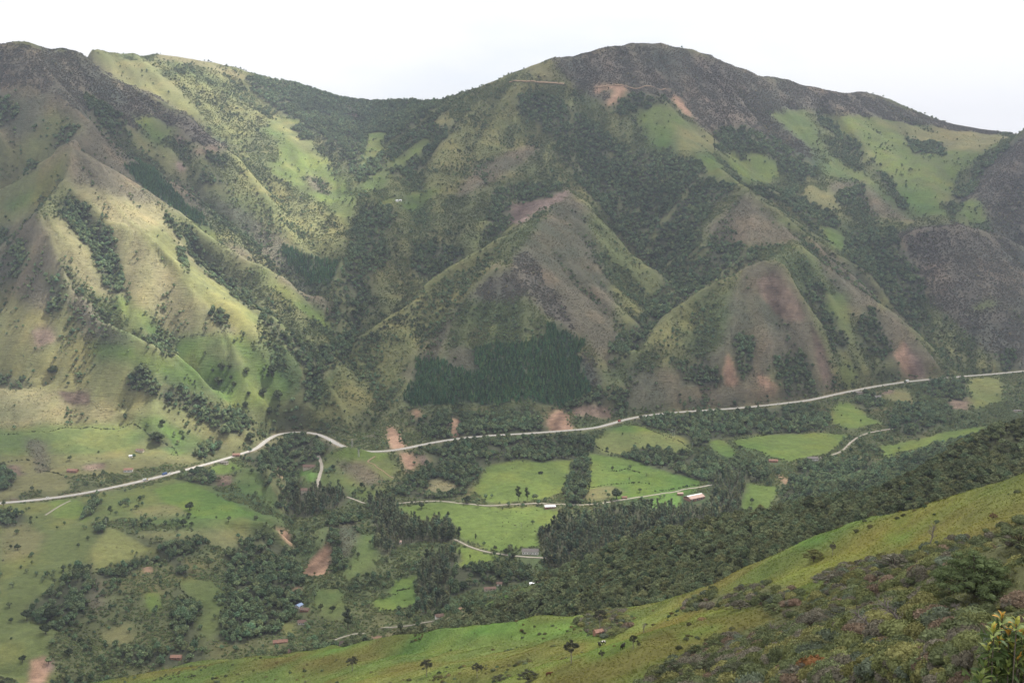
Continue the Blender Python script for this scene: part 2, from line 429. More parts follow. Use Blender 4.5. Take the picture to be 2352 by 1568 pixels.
# ground colour under the plants; below scrub and forest darkened to paint in shaded gaps
GC = np.array([(.102,.142,.038),(.140,.136,.062),(.178,.162,.088),(.108,.100,.068),(.086,.096,.046),(.096,.088,.070),(.060,.066,.040),(.040,.058,.036),
               (.146,.108,.090),(.238,.152,.104),(.138,.102,.076),(.096,.170,.042),(.100,.122,.044),(.075,.078,.048),
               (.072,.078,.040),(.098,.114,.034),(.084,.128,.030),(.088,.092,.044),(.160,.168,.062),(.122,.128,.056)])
POLY = [
 # far mountains
 ('green','F',[(-200,0),(2600,0),(2600,1000),(-200,1200)]),
 ('wood','F',[(-60,90),(0,98),(190,116),(260,181),(342,212),(393,246),(444,273),(478,308),(533,340),(500,350),(450,330),(400,300),(350,285),(300,305),(250,290),(200,270),(147,236),(60,190),(0,210),(-60,210)]),
 ('scrub','F',[(-60,210),(0,210),(60,190),(147,236),(205,273),(300,355),(376,403),(458,444),(480,500),(437,508),(376,468),(290,417),(157,335),(85,386),(0,441),(-60,480)]),
 ('olive','F',[(120,250),(190,290),(145,335),(85,380),(0,441),(-60,480),(-60,340),(0,335),(50,325)]),
 ('forest','F',[(-60,230),(20,225),(50,245),(40,275),(0,300),(-60,310)]),
 ('forest','F',[(70,285),(95,280),(100,310),(75,320)]),
 ('forest','F',[(125,305),(175,285),(185,300),(140,340),(125,335)]),
 ('forest','F',[(0,425),(40,398),(90,365),(97,375),(50,412),(0,448)]),
 ('olive','F',[(191,126),(239,116),(301,137),(362,135),(359,164),(410,205),(427,222),(478,273),(547,328),(533,335),(444,273),(393,246),(342,212),(260,181)]),
 ('yellow','F',[(262,181),(342,190),(400,215),(430,232),(470,273),(545,330),(530,335),(444,270),(393,243),(342,210)]),
 ('tan','F',[(359,124),(444,131),(560,172),(547,180),(444,146),(359,138)]),
 ('green','F',[(362,144),(444,147),(554,181),(649,188),(700,284),(632,270),(581,308),(560,380),(547,362),(478,290),(427,219),(369,164)]),
 ('lightened_bushland','F',[(362,144),(444,147),(554,181),(649,190),(640,262),(600,300),(581,308),(560,380),(500,310),(427,222),(369,164)]),  # sunlight on this slope is partly put into the paler cover colour
 ('lightened_bushland','F',[(560,385),(640,420),(740,480),(790,520),(770,600),(700,580),(640,560),(560,480),(520,440)]),
 ('forest','F',[(560,176),(649,186),(784,226),(850,235),(1010,235),(960,285),(900,320),(850,370),(830,400),(805,400),(790,370),(760,340),(735,308),(700,284),(650,262),(600,230)]),
 ('soil','F',[(797,235),(806,235),(830,285),(820,288)]),
 ('pasture','F',[(632,270),(670,273),(704,294),(720,330),(760,370),(800,420),(815,460),(803,520),(780,500),(740,470),(690,440),(640,410),(610,380),(615,340),(600,310)]),
 ('yellow','F',[(632,270),(662,272),(690,300),(720,340),(740,370),(690,340),(650,310),(622,300)]),
 ('forest','F',[(665,285),(700,290),(712,315),(697,327),(675,305)]),
 ('green','F',[(600,300),(640,330),(640,370),(610,375),(580,340)]),
 ('scrub','F',[(700,400),(740,410),(760,450),(720,440)]),
 ('forest','F',[(195,215),(250,245),(300,300),(297,328),(260,312),(205,265)]),
 ('pasture','F',[(297,273),(342,268),(410,300),(395,312),(369,332),(321,300)]),
 ('olive','F',[(300,300),(370,332),(400,340),(450,400),(420,412),(330,345),(300,325)]),
 ('soil','F',[(395,312),(425,318),(437,337),(410,332)]),
 ('red','F',[(444,348),(495,333),(514,345),(480,354),(450,362)]),
 ('soil','F',[(400,362),(425,372),(422,397),(404,392)]),
 ('forest','F',[(450,395),(500,400),(507,425),(460,442)]),
 ('forest','F',[(472,353),(525,363),(522,387),(478,382)]),
 ('olive','F',[(470,425),(500,430),(520,450),(500,450)]),
 ('scrub','F',[(480,450),(560,480),(660,560),(770,640),(720,660),(640,620),(560,540),(500,490)]),
 ('pine','F',[(290,375),(340,380),(400,440),(480,520),(500,548),(478,545),(440,508),(376,464),(310,415)]),
 ('pine','F',[(642,568),(690,580),(770,606),(782,640),(745,665),(700,640),(660,600)]),
 ('pasture','F',[(437,506),(470,520),(510,560),(480,552)]),
 ('scrub','F',[(500,556),(560,570),(640,640),(752,691),(700,670),(640,630),(560,600)]),
 ('pasture','F',[(564,594),(632,633),(718,698),(778,770),(735,747),(667,694),(588,625)]),
 ('scrub','F',[(635,640),(700,655),(765,700),(790,760),(760,740),(700,690)]),
 ('tan','F',[(157,340),(239,385),(290,419),(376,470),(410,515),(444,603),(547,685),(608,733),(575,768),(513,770),(430,772),(390,770),(345,720),(300,680),(275,670),(280,600),(240,510),(185,459),(150,420)]),
 ('scrub','F',[(157,340),(239,385),(290,419),(350,455),(330,470),(280,450),(220,430),(165,420),(150,420)]),
 ('yellow','F',[(330,540),(372,520),(400,560),(440,605),(545,690),(600,735),(560,760),(500,720),(430,660),(380,600)]),
 ('forest','F',[(376,490),(440,530),(470,570),(495,620),(560,668),(640,740),(700,790),(755,800),(775,830),(720,855),(690,835),(640,785),(590,722),(540,692),(500,652),(450,602),(420,560),(385,515)]),
 ('forest','F',[(405,565),(425,580),(437,640),(425,640),(410,600)]),
 ('forest','F',[(470,700),(505,715),(540,765),(500,755)]),
 ('olive','F',[(103,461),(0,526),(-60,560),(-60,480),(0,441),(85,386),(157,340),(150,420)]),
 ('pasture','F',[(10,470),(90,420),(140,380),(150,400),(110,440),(20,490)]),
 ('scrub','F',[(85,487),(120,545),(154,630),(200,680),(236,729),(190,775),(170,700),(100,720),(0,660),(-60,640),(-60,560),(0,526)]),
 ('tan','F',[(95,495),(140,500),(200,570),(235,660),(275,672),(260,690),(200,660),(140,590)]),
 ('forest','F',[(135,470),(185,470),(240,510),(270,560),(285,640),(277,677),(235,662),(225,600),(180,540),(145,500)]),
 ('forest','F',[(35,550),(72,568),(72,600),(50,640),(25,662),(8,640),(18,600)]),
 ('forest','F',[(92,615),(160,640),(168,670),(152,702),(115,724),(103,712),(120,680)]),
 ('forest','F',[(-10,520),(20,540),(10,570),(-10,580)]),
 ('olive','F',[(-60,640),(0,660),(100,720),(170,700),(190,775),(290,790),(342,797),(400,828),(499,917),(520,960),(620,1000),(560,1035),(495,1055),(300,1105),(0,1150),(-60,1160)]),
 ('scrub','F',[(165,698),(205,692),(240,740),(292,792),(240,790),(188,775)]),
 ('pasture','F',[(190,778),(290,795),(400,830),(480,905),(420,890),(330,850),(230,820)]),
 ('pasture','F',[(258,676),(307,698),(345,735),(382,785),(370,802),(300,742),(265,702)]),
 ('forest','F',[(318,758),(410,788),(428,810),(380,824),(333,790)]),
 ('pasture','F',[(410,773),(564,767),(615,835),(683,903),(650,960),(600,945),(547,937),(444,869),(403,828)]),
 ('olive','F',[(450,790),(540,790),(570,850),(500,830)]),
 ('red','F',[(60,760),(110,745),(130,780),(80,800)]),
 ('red','F',[(118,898),(205,898),(208,930),(135,924)]),
 ('tan','F',[(-60,890),(0,890),(120,897),(180,940),(240,920),(290,965),(180,972),(0,978),(-60,978)]),
 ('meadow','F',[(-60,985),(150,980),(290,972),(340,1000),(300,1040),(150,1040),(0,1050),(-60,1060)]),
 ('scrub','F',[(60,1000),(110,1020),(120,1080),(90,1090),(70,1040)]),
 ('pasture','F',[(304,962),(370,955),(430,990),(485,1027),(400,1047),(370,1020),(340,990)]),
 ('red','F',[(190,1066),(245,1060),(240,1076),(195,1080)]),
 ('red','F',[(20,1068),(48,1070),(55,1095),(25,1090)]),
 ('red','F',[(22,1140),(40,1138),(42,1152),(22,1153)]),
 ('forest','F',[(314,840),(338,842),(342,870),(410,890),(461,915),(506,938),(581,955),(590,985),(513,1002),(444,938),(376,928),(325,897),(284,893),(290,870)]),
 ('forest','F',[(-20,862),(60,872),(85,888),(0,893),(-20,893)]),
 ('forest','F',[(340,990),(390,1005),(400,1025),(360,1025)]),
 ('forest','F',[(-20,1065),(25,1075),(35,1110),(0,1130),(-20,1130)]),
 ('green','F',[(160,1095),(330,1080),(420,1065),(440,1075),(330,1105),(230,1122),(160,1130)]),
 ('green','F',[(40,1130),(100,1120),(100,1142),(45,1146)]),
 ('forest','F',[(440,1030),(480,1018),(520,1020),(490,1045),(450,1060)]),
 # stream between the mountains
 ('forest','F',[(690,832),(760,792),(800,740),(832,768),(802,812),(762,852),(722,900),(702,960),(692,990),(640,985),(600,960),(640,930),(692,900)]),
 # centre mountain
 ('forest','F',[(1100,290),(1112,320),(1050,345),(990,380),(960,402),(900,402),(870,395),(835,420),(812,430),(815,405),(850,370),(950,300),(1005,262)]),
 ('lightened_bushland','F',[(1040,300),(1100,230),(1180,200),(1215,330),(1180,400),(1090,450),(1000,440),(960,400)]),
 ('olive','F',[(990,278),(1042,260),(1032,288),(1000,288)]),
 ('pasture','F',[(950,330),(985,308),(987,332),(905,392),(860,422),(850,415)]),
 ('pasture','F',[(850,307),(890,305),(870,360),(827,388)]),
 ('pasture','F',[(827,420),(902,386),(887,432),(830,442)]),
 ('pasture','F',[(910,462),(1005,420),(1020,427),(968,478),(967,487),(936,487)]),
 ('pasture','F',[(827,492),(902,447),(902,462),(844,490)]),
 ('forest','F',[(1135,450),(1193,458),(1261,452),(1302,420),(1210,418),(1141,440)]),
 ('forest','F',[(1141,444),(1172,465),(1164,520),(1150,545),(1107,540),(1124,495)]),
 ('green','F',[(834,477),(902,470),(919,511),(1000,545),(1075,579),(1062,603),(954,664),(930,699),(868,735),(800,790),(766,770),(762,664),(790,596),(815,528)]),
 ('forest','F',[(834,477),(902,470),(912,500),(880,550),(900,600),(850,640),(860,690),(800,790),(766,770),(770,664),(795,596),(815,528)]),
 ('forest','F',[(960,560),(1030,565),(1070,582),(1050,606),(980,640),(940,620)]),
 ('scrub','F',[(1090,380),(1200,340),(1230,330),(1240,350),(1150,410),(1080,450),(1040,460)]),
 ('soil','F',[(1169,466),(1225,460),(1261,452),(1290,440),(1312,432),(1310,446),(1261,480),(1237,487),(1203,515),(1174,518)]),
 ('scrub','F',[(1165,612),(1128,622),(1073,678),(1050,720),(1020,800),(1000,870),(940,900),(900,960),(860,1000),(830,1010),(900,880),(1000,760),(1060,690),(1130,610)]),
 ('scrub','F',[(1310,444),(1350,480),(1420,600),(1460,700),(1440,800),(1400,850),(1340,770),(1250,720),(1210,670),(1170,612),(1200,560),(1260,490)]),
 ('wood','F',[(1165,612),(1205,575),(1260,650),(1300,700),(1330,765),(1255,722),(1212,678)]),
 ('wood','F',[(1120,640),(1165,618),(1200,655),(1205,680),(1150,690),(1070,690)]),
 ('green','F',[(1340,480),(1415,548),(1483,606),(1552,688),(1520,760),(1450,810),(1420,760),(1400,640)]),
 ('green','F',[(1080,700),(1200,690),(1250,735),(1250,790),(1130,790),(1060,780)]),
 ('scrub','F',[(1030,800),(1090,800),(1100,858),(1025,845)]),
 ('green','F',[(930,870),(960,930),(900,980),(840,1000),(760,1000),(720,980),(800,900),(880,800)]),
 ('lightened_bushland','F',[(1141,560),(1066,606),(971,660),(868,746),(807,804),(765,855),(720,980),(800,960),(900,880),(1000,770),(1060,690),(1130,612)]),
 ('lightened_bushland','F',[(1340,480),(1415,548),(1483,606),(1552,688),(1500,740),(1440,720),(1400,640)]),
 ('pine','F',[(957,825),(1022,822),(1025,845),(1100,859),(1090,804),(1128,791),(1254,784),(1258,740),(1278,743),(1346,787),(1329,808),(1340,852),(1370,904),(1319,917),(1292,934),(1210,924),(1107,931),(1032,927),(957,934),(919,927),(940,869)]),
 ('wood','F',[(1335,800),(1362,830),(1390,880),(1375,905),(1345,855)]),
 ('forest','F',[(1400,850),(1430,830),(1500,760),(1570,690),(1600,640),(1560,620),(1520,660),(1460,740),(1400,800)]),
 ('forest','F',[(1380,880),(1440,880),(1470,930),(1400,960),(1330,955),(1300,940)]),
 ('green','F',[(900,940),(1260,930),(1300,960),(1260,995),(1100,1005),(930,1030)]),
 ('forest','F',[(930,965),(1030,950),(1240,945),(1255,990),(1100,1000),(1000,1010)]),
 ('slide','F',[(947,941),(967,938),(966,960),(947,960)]),
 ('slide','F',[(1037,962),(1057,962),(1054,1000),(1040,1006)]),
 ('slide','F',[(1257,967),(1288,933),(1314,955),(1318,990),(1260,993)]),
 ('red','F',[(1310,934),(1381,926),(1409,941),(1409,960),(1367,960),(1317,953)]),
 ('slide','F',[(887,972),(903,978),(926,1000),(940,1032),(899,1036),(891,996)]),
 ('forest','F',[(1180,215),(1280,225),(1345,270),(1400,310),(1450,345),(1520,350),(1600,370),(1660,400),(1690,430),(1640,470),(1600,520),(1620,560),(1700,560),(1740,590),(1640,650),(1560,690),(1500,620),(1440,560),(1400,500),(1340,430),(1310,400),(1290,370),(1280,330),(1230,280),(1180,250)]),
 ('wood','F',[(1260,130),(1490,90),(1620,125),(1770,175),(1980,208),(2060,238),(2150,278),(2335,305),(2250,312),(2100,287),(1980,282),(1900,262),(1820,252),(1870,370),(1880,410),(1820,397),(1700,342),(1650,332),(1600,282),(1550,232),(1440,262),(1400,240),(1330,212)]),
 ('forest','F',[(1395,255),(1440,215),(1540,220),(1532,257),(1450,267)]),
 ('forest','F',[(1640,300),(1700,290),(1800,330),(1870,380),(1882,412),(1820,400),(1720,350),(1645,345)]),
 ('green','F',[(1350,250),(1440,270),(1470,310),(1480,340),(1420,320),(1370,280)]),
 ('tan','F',[(1203,156),(1244,143),(1287,183),(1237,183)]),
 ('slide','F',[(1368,199),(1442,194),(1442,211),(1425,227),(1410,247),(1396,241),(1415,206),(1385,208),(1372,224),(1364,216)]),
 ('slide','F',[(1543,205),(1567,225),(1592,267),(1573,264),(1553,235)]),
 ('pasture','F',[(1456,260),(1524,240),(1590,285),(1640,310),(1640,352),(1560,347),(1500,332),(1480,305)]),
 ('olive','F',[(1550,288),(1642,303),(1640,354),(1550,347)]),
 ('pasture','F',[(1584,355),(1640,358),(1676,406),(1722,430),(1680,427),(1635,405)]),
 ('pasture','F',[(1676,348),(1720,341),(1782,372),(1792,406),(1755,425),(1710,418),(1669,372)]),
 ('forest','F',[(1700,335),(1725,345),(1722,375),(1700,370)]),
 ('meadow','F',[(1755,259),(1847,252),(1891,330),(1905,372),(1891,406),(1960,414),(1960,392),(1857,330),(1833,317)]),
 ('pasture','F',[(1874,262),(2028,273),(2130,290),(2318,314),(2199,409),(2182,454),(2158,460),(2182,497),(2096,490),(2062,447),(1994,375),(1925,307)]),
 ('olive','F',[(2000,275),(2130,290),(2318,314),(2260,350),(2150,340),(2060,310)]),
 ('pasture','F',[(1900,350),(1990,400),(2050,460),(2092,502),(2040,482),(1960,420)]),
 ('forest','F',[(1864,257),(1895,273),(1925,303),(1970,333),(2011,378),(2040,408),(2064,445),(2082,482),(2070,487),(2048,452),(2018,402),(1978,362),(1918,317),(1878,287)]),
 ('forest','F',[(2079,318),(2158,329),(2177,367),(2147,353),(2103,357)]),
 ('wood','F',[(2190,455),(2250,395),(2330,318),(2450,240),(2500,700),(2352,600),(2284,540),(2260,500)]),
 ('forest','F',[(2188,450),(2250,388),(2325,318),(2327,332),(2262,402),(2232,442),(2200,457)]),
 ('forest','F',[(2178,460),(2217,470),(2207,502),(2183,490)]),
 ('pasture','F',[(2205,462),(2252,460),(2270,522),(2199,512)]),
 ('scrub','F',[(1900,420),(1980,415),(2050,470),(2100,514),(2000,492),(1930,462)]),
 ('forest','F',[(1919,443),(1994,426),(1996,476),(1925,472)]),
 ('olive','F',[(1845,425),(1910,440),(1920,482),(1880,492),(1855,465)]),
 ('forest','F',[(1727,431),(1823,435),(1850,460),(1938,512),(1925,527),(1857,531),(1806,462),(1741,456)]),
 ('scrub','F',[(1712,442),(1660,490),(1620,520),(1640,555),(1760,570),(1850,548),(1790,500)]),
 ('pasture','F',[(1759,469),(1789,493),(1845,536),(1836,541),(1795,514)]),
 ('pasture','F',[(1872,520),(1942,529),(1948,582),(1908,565)]),
 ('pasture','F',[(2021,517),(2080,510),(2045,527)]),
 ('wood','F',[(2045,545),(2110,520),(2200,512),(2284,540),(2352,590),(2500,680),(2500,860),(2352,852),(2250,790),(2150,700),(2080,610)]),
 ('forest','F',[(1936,539),(2055,523),(2075,580),(2115,631),(2130,732),(2115,776),(2055,715),(2011,664),(1977,625),(1942,580)]),
 ('green','F',[(2110,690),(2200,780),(2200,855),(2165,848),(2130,800)]),
 ('forest','F',[(2280,820),(2330,800),(2340,850),(2290,852)]),
 ('pasture','F',[(2209,713),(2277,689),(2296,695),(2284,706),(2240,712)]),
 ('olive','F',[(2312,700),(2360,735),(2360,748),(2318,715)]),
 ('scrub','F',[(1762,598),(1800,612),(1857,711),(1915,893),(1860,915),(1700,935),(1600,940),(1450,940),(1440,840),(1549,705),(1628,660),(1713,616)]),
 ('red','F',[(1740,640),(1780,620),(1830,680),(1850,740),(1800,740),(1750,690)]),
 ('red','F',[(1860,740),(1895,800),(1915,890),(1890,892),(1872,820)]),
 ('green','F',[(1549,705),(1640,660),(1680,720),(1660,800),(1560,850),(1470,850),(1445,830)]),
 ('lightened_bushland','F',[(1713,618),(1628,662),(1549,708),(1480,790),(1560,800),(1640,740),(1690,660)]),
 ('forest','F',[(1567,835),(1662,852),(1652,888),(1567,888)]),
 ('forest','F',[(1795,811),(1857,817),(1876,893),(1809,908),(1761,852)]),
 ('forest','F',[(1690,770),(1740,780),(1730,850),(1700,880),(1692,840)]),
 ('slide','F',[(1666,815),(1676,809),(1692,852),(1695,888),(1664,888),(1660,852)]),
 ('slide','F',[(1735,855),(1772,865),(1804,903),(1789,912),(1742,886)]),
 ('slide','F',[(1720,903),(1737,903),(1733,929),(1724,929)]),
 ('scrub','F',[(1857,543),(1960,614),(2021,681),(2130,804),(2168,850),(2080,872),(2040,820),(1980,740),(1940,690),(1900,640)]),
 ('slide','F',[(2053,811),(2079,774),(2103,804),(2126,835),(2126,869),(2089,869)]),
 ('soil','F',[(2079,776),(2103,804),(2126,835),(2126,869),(2108,869),(2090,820)]),
 ('forest','F',[(1847,645),(1891,657),(1903,681),(1893,698),(1944,749),(1941,806),(1912,806),(1889,742),(1857,700)]),
 ('meadow','F',[(1908,672),(1942,669),(1944,705),(1960,770),(1950,800),(1920,730),(1891,712)]),
 ('pasture','F',[(1925,838),(1983,831),(1970,870),(1950,890),(1930,880)]),
 ('forest','F',[(1980,706),(2014,718),(2047,804),(2064,852),(2011,819),(1977,759)]),
 ('green','F',[(1960,830),(2060,840),(2090,872),(2000,885),(1970,880)]),
 ('yellow','F',[(2012,688),(2035,683),(2054,712),(2028,720)]),
 # valley floor
 ('green','V',[(-200,1030),(560,1035),(900,1030),(1360,985),(1860,918),(2352,852),(2600,840),(2600,1700),(-200,1700)]),
 ('meadow','V',[(-60,1160),(160,1145),(300,1118),(420,1095),(480,1110),(520,1150),(640,1190),(645,1200),(600,1212),(450,1210),(330,1200),(280,1190),(230,1215),(210,1300),(180,1340),(130,1350),(60,1390),(0,1420),(-60,1430)]),
 ('meadow','V',[(-60,1400),(60,1395),(130,1445),(110,1490),(130,1570),(-60,1600)]),
 ('pasture','V',[(110,1150),(170,1148),(220,1180),(200,1200),(120,1190)]),
 ('olive','V',[(0,1210),(60,1200),(110,1230),(80,1270),(0,1290)]),
 ('pasture','V',[(350,1120),(440,1105),(500,1140),(600,1185),(520,1190),(400,1180)]),
 ('olive','V',[(300,1170),(400,1160),(440,1180),(380,1195),(310,1190)]),
 ('yellow','V',[(210,1262),(249,1210),(269,1214),(335,1257),(355,1252),(364,1262),(312,1281),(218,1316)]),
 ('forest','V',[(215,1196),(245,1200),(240,1225),(225,1240)]),
 ('forest','V',[(275,1210),(310,1230),(350,1250),(400,1240),(440,1225),(450,1260),(420,1290),(440,1320),(410,1325),(370,1290),(364,1258),(335,1255)]),
 ('forest','V',[(-20,1180),(60,1182),(60,1200),(20,1210),(-20,1206)]),
 ('forest','V',[(212,1140),(228,1160),(215,1180),(180,1200),(175,1195),(205,1170)]),
 ('olive','V',[(300,1215),(440,1215),(560,1210),(590,1230),(530,1260),(450,1240),(330,1230)]),
 ('forest','V',[(222,1322),(300,1294),(366,1270),(390,1300),(330,1320),(260,1345)]),
 ('green','V',[(230,1345),(300,1320),(364,1266),(400,1300),(420,1380),(400,1480),(340,1500),(250,1500),(200,1430),(200,1350)]),
 ('scrub','V',[(205,1330),(230,1325),(240,1380),(225,1420),(205,1390)]),
 ('slide','V',[(328,1305),(345,1300),(352,1312),(335,1318)]),
 ('pasture','V',[(331,1362),(362,1360),(376,1403),(339,1407)]),
 ('meadow','V',[(405,1327),(487,1335),(518,1366),(514,1444),(475,1466),(452,1436),(468,1397),(413,1354)]),
 ('olive','V',[(230,1450),(300,1430),(310,1470),(250,1480)]),
 ('forest','V',[(520,1270),(600,1232),(680,1262),(692,1330),(690,1400),(640,1450),(540,1482),(500,1470),(520,1400),(530,1350)]),
 ('forest','V',[(60,1400),(130,1350),(200,1290),(217,1330),(200,1400),(160,1442),(100,1442)]),
 ('forest','V',[(450,1225),(470,1235),(465,1260),(440,1250)]),
 ('forest','V',[(410,1340),(440,1380),(470,1400),(450,1440),(420,1500),(400,1440)]),
 ('forest','V',[(250,1490),(340,1500),(420,1480),(480,1500),(420,1530),(300,1530)]),
 ('slide','V',[(68,1515),(105,1503),(112,1540),(92,1575),(63,1575)]),
 ('soil','V',[(100,1512),(115,1505),(120,1530),(108,1540)]),
 ('meadow','V',[(745,1045),(800,1028),(880,1040),(915,1060),(900,1090),(880,1120),(880,1150),(830,1140),(780,1130),(730,1110),(740,1075)]),
 ('pasture','V',[(745,1045),(800,1024),(860,1034),(900,1045),(860,1060),(800,1050)]),
 ('scrub','V',[(765,1062),(830,1058),(880,1100),(850,1115),(790,1090)]),
 ('crop','V',[(690,1080),(728,1084),(722,1109),(700,1107)]),
 ('meadow','V',[(560,1070),(590,1080),(635,1137),(622,1157),(540,1122),(545,1085)]),
 ('pasture','V',[(480,1072),(540,1060),(556,1075),(520,1090),(480,1085)]),
 ('red','V',[(497,1092),(532,1090),(534,1114),(502,1116)]),
 ('forest','V',[(410,1088),(460,1082),(500,1090),(500,1115),(450,1112),(415,1100)]),
 ('forest','V',[(556,1047),(640,1010),(700,1002),(760,1015),(772,1025),(745,1050),(690,1078),(680,1120),(740,1130),(800,1130),(790,1160),(700,1190),(640,1182),(632,1140),(592,1080)]),
 ('slide','V',[(636,1075),(650,1070),(652,1095),(640,1100)]),
 ('tan','V',[(610,1018),(650,1002),(660,1008),(630,1025)]),
 ('gumtree','V',[(650,1140),(720,1122),(790,1120),(800,1145),(785,1165),(720,1190),(680,1190)]),
 ('slide','V',[(913,1040),(948,1036),(957,1066),(938,1092),(922,1066)]),
 ('soil','V',[(957,1040),(975,1045),(985,1068),(975,1078),(962,1060)]),
 ('forest','V',[(985,1030),(1100,1010),(1260,1005),(1360,992),(1365,1030),(1330,1050),(1240,1060),(1120,1065),(1090,1100),(1060,1140),(990,1145),(930,1140),(900,1115),(950,1095),(990,1060)]),
 ('tan','V',[(970,1130),(1000,1100),(1050,1110),(1040,1130)]),
 ('pasture','V',[(1119,1070),(1189,1058),(1236,1062),(1322,1052),(1316,1093),(1294,1130),(1236,1146),(1119,1154),(1084,1130),(1100,1105)]),
 ('forest','V',[(1320,1050),(1362,1040),(1352,1130),(1322,1165),(1295,1135)]),
 ('pasture','V',[(905,1163),(1002,1152),(1135,1163),(1236,1160),(1300,1175),(1275,1199),(1236,1222),(1240,1255),(1170,1259),(1131,1267),(1092,1247),(1049,1232),(1033,1199),(963,1191)]),
 ('yellow','V',[(1365,1008),(1400,987),(1440,983),(1500,992),(1560,1005),(1600,1040),(1530,1042),(1440,1050),(1380,1035)]),
 ('pasture','V',[(1395,990),(1440,972),(1480,978),(1510,992),(1440,993)]),
 ('pasture','V',[(1356,1038),(1440,1055),(1500,1075),(1622,1105),(1600,1132),(1500,1142),(1400,1147),(1343,1132),(1353,1080)]),
 ('olive','V',[(1345,1125),(1400,1115),(1440,1125),(1400,1145),(1345,1145)]),
 ('forest','V',[(1420,1048),(1470,1030),(1530,1040),(1642,1048),(1700,1060),(1762,1060),(1762,1100),(1690,1112),(1622,1102),(1500,1074)]),
 ('pasture','V',[(1683,1012),(1789,995),(1857,992),(1949,998),(1891,1045),(1816,1059),(1755,1042),(1693,1024)]),
 ('pasture','V',[(1625,1012),(1662,1010),(1688,1045),(1669,1052),(1632,1031)]),
 ('pasture','V',[(2016,1029),(2130,1002),(2182,988),(2301,969),(2267,990),(2147,1024),(2028,1052)]),
 ('pasture','V',[(1925,925),(1960,930),(2030,975),(1942,984),(1908,968)]),
 ('olive','V',[(2025,903),(2096,884),(2105,939),(2045,922)]),
 ('yellow','V',[(2222,872),(2303,863),(2303,922),(2233,939)]),
 ('red','V',[(2175,918),(2228,911),(2228,942),(2182,936)]),
 ('red','V',[(2018,900),(2055,893),(2058,902),(2030,908)]),
 ('pasture','V',[(1720,1108),(1787,1118),(1770,1157),(1757,1172),(1700,1167)]),
 ('crop','V',[(1480,1148),(1570,1133),(1562,1162),(1500,1168)]),
 ('slide','V',[(1786,1085),(1804,1090),(1826,1128),(1809,1124)]),
 ('forest','V',[(1440,962),(1560,952),(1700,945),(1860,930),(1910,960),(1900,985),(1700,1002),(1640,1012),(1600,1030),(1560,1000)]),
 ('forest','V',[(1850,1062),(1900,1052),(2020,1060),(2150,1028),(2250,995),(2352,968),(2450,950),(2450,1100),(2000,1200),(1800,1200),(1790,1130)]),
 ('forest','V',[(2060,932),(2170,930),(2180,962),(2110,1000),(2040,985)]),
 ('forest','V',[(2110,870),(2215,868),(2215,920),(2170,915),(2130,905)]),
 ('forest','V',[(1950,905),(2010,895),(2030,930),(1990,945)]),
 ('forest','V',[(760,1183),(831,1191),(823,1290),(776,1310),(762,1269),(745,1240)]),
 ('scrub','V',[(775,1210),(820,1200),(822,1270),(780,1290)]),
 ('slide','V',[(692,1320),(749,1243),(762,1269),(751,1318),(710,1322)]),
 ('slide','V',[(630,1208),(664,1220),(673,1255),(648,1240)]),
 ('slide','V',[(676,1352),(690,1345),(692,1365),(678,1368)]),
 ('meadow','V',[(831,1228),(872,1236),(856,1302),(800,1329),(780,1318)]),
 ('meadow','V',[(720,1352),(790,1352),(802,1397),(768,1427),(716,1397)]),
 ('pasture','V',[(854,1378),(955,1347),(961,1388),(905,1403),(862,1403)]),
 ('pasture','V',[(903,1327),(957,1317),(957,1349),(900,1362)]),
 ('pasture','V',[(1053,1249),(1152,1280),(1107,1298),(1055,1310)]),
 ('yellow','V',[(648,1430),(680,1428),(685,1455),(655,1458)]),
 ('gumtree','V',[(846,1152),(909,1136),(917,1175),(936,1199),(1041,1206),(1047,1245),(963,1247),(924,1251),(885,1282),(862,1263),(862,1191)]),
 ('gumtree','V',[(963,1296),(1002,1269),(1061,1269),(1067,1288),(1026,1310),(1035,1327),(1035,1386),(963,1415)]),
 ('forest','V',[(1035,1300),(1180,1300),(1240,1310),(1200,1340),(1100,1350),(1035,1370)]),
 ('gumtree','V',[(1236,1230),(1275,1199),(1298,1182),(1353,1191),(1400,1162),(1480,1168),(1560,1168),(1640,1152),(1640,1090),(1690,1090),(1720,1080),(1702,1150),(1690,1182),(1540,1217),(1430,1257),(1350,1292),(1290,1312),(1250,1292)]),
 ('tan','V',[(900,1440),(960,1440),(1080,1395),(1060,1410),(960,1455),(880,1462)]),
 ('slide','V',[(1035,1398),(1085,1382),(1080,1390),(1045,1404)]),
 ('slide','V',[(853,1454),(893,1458),(890,1468),(862,1466)]),
 # wooded spur on the camera's side
 ('spur','M',[(-200,800),(2600,800),(2600,1700),(-200,1700)]),
 ('meadow','M',[(1050,1420),(1180,1340),(1230,1330),(1250,1350),(1200,1370),(1120,1400),(1060,1430)]),
 ('lush','M',[(1100,1400),(1160,1358),(1200,1352),(1170,1380)]),
 ('olive','M',[(850,1470),(960,1440),(1060,1405),(1090,1405),(1050,1430),(960,1455),(870,1475)]),
 ('grass','M',[(430,1530),(520,1500),(640,1510),(790,1480),(800,1500),(640,1530),(500,1540)]),
 ('lush','M',[(440,1520),(520,1500),(560,1510),(520,1530)]),
 # camera hillside
 ('grass','N',[(-200,800),(2600,800),(2600,1700),(-200,1700)]),
 ('lush','N',[(1180,1422),(1310,1425),(1320,1450),(1250,1470),(1150,1465),(1050,1450)]),
 ('lush','N',[(1340,1450),(1400,1460),(1470,1480),(1400,1510),(1340,1520),(1345,1480)]),
 ('lush','N',[(1540,1455),(1640,1435),(1660,1445),(1560,1475)]),
 ('lush','N',[(1810,1245),(1890,1225),(1890,1245),(1830,1260)]),
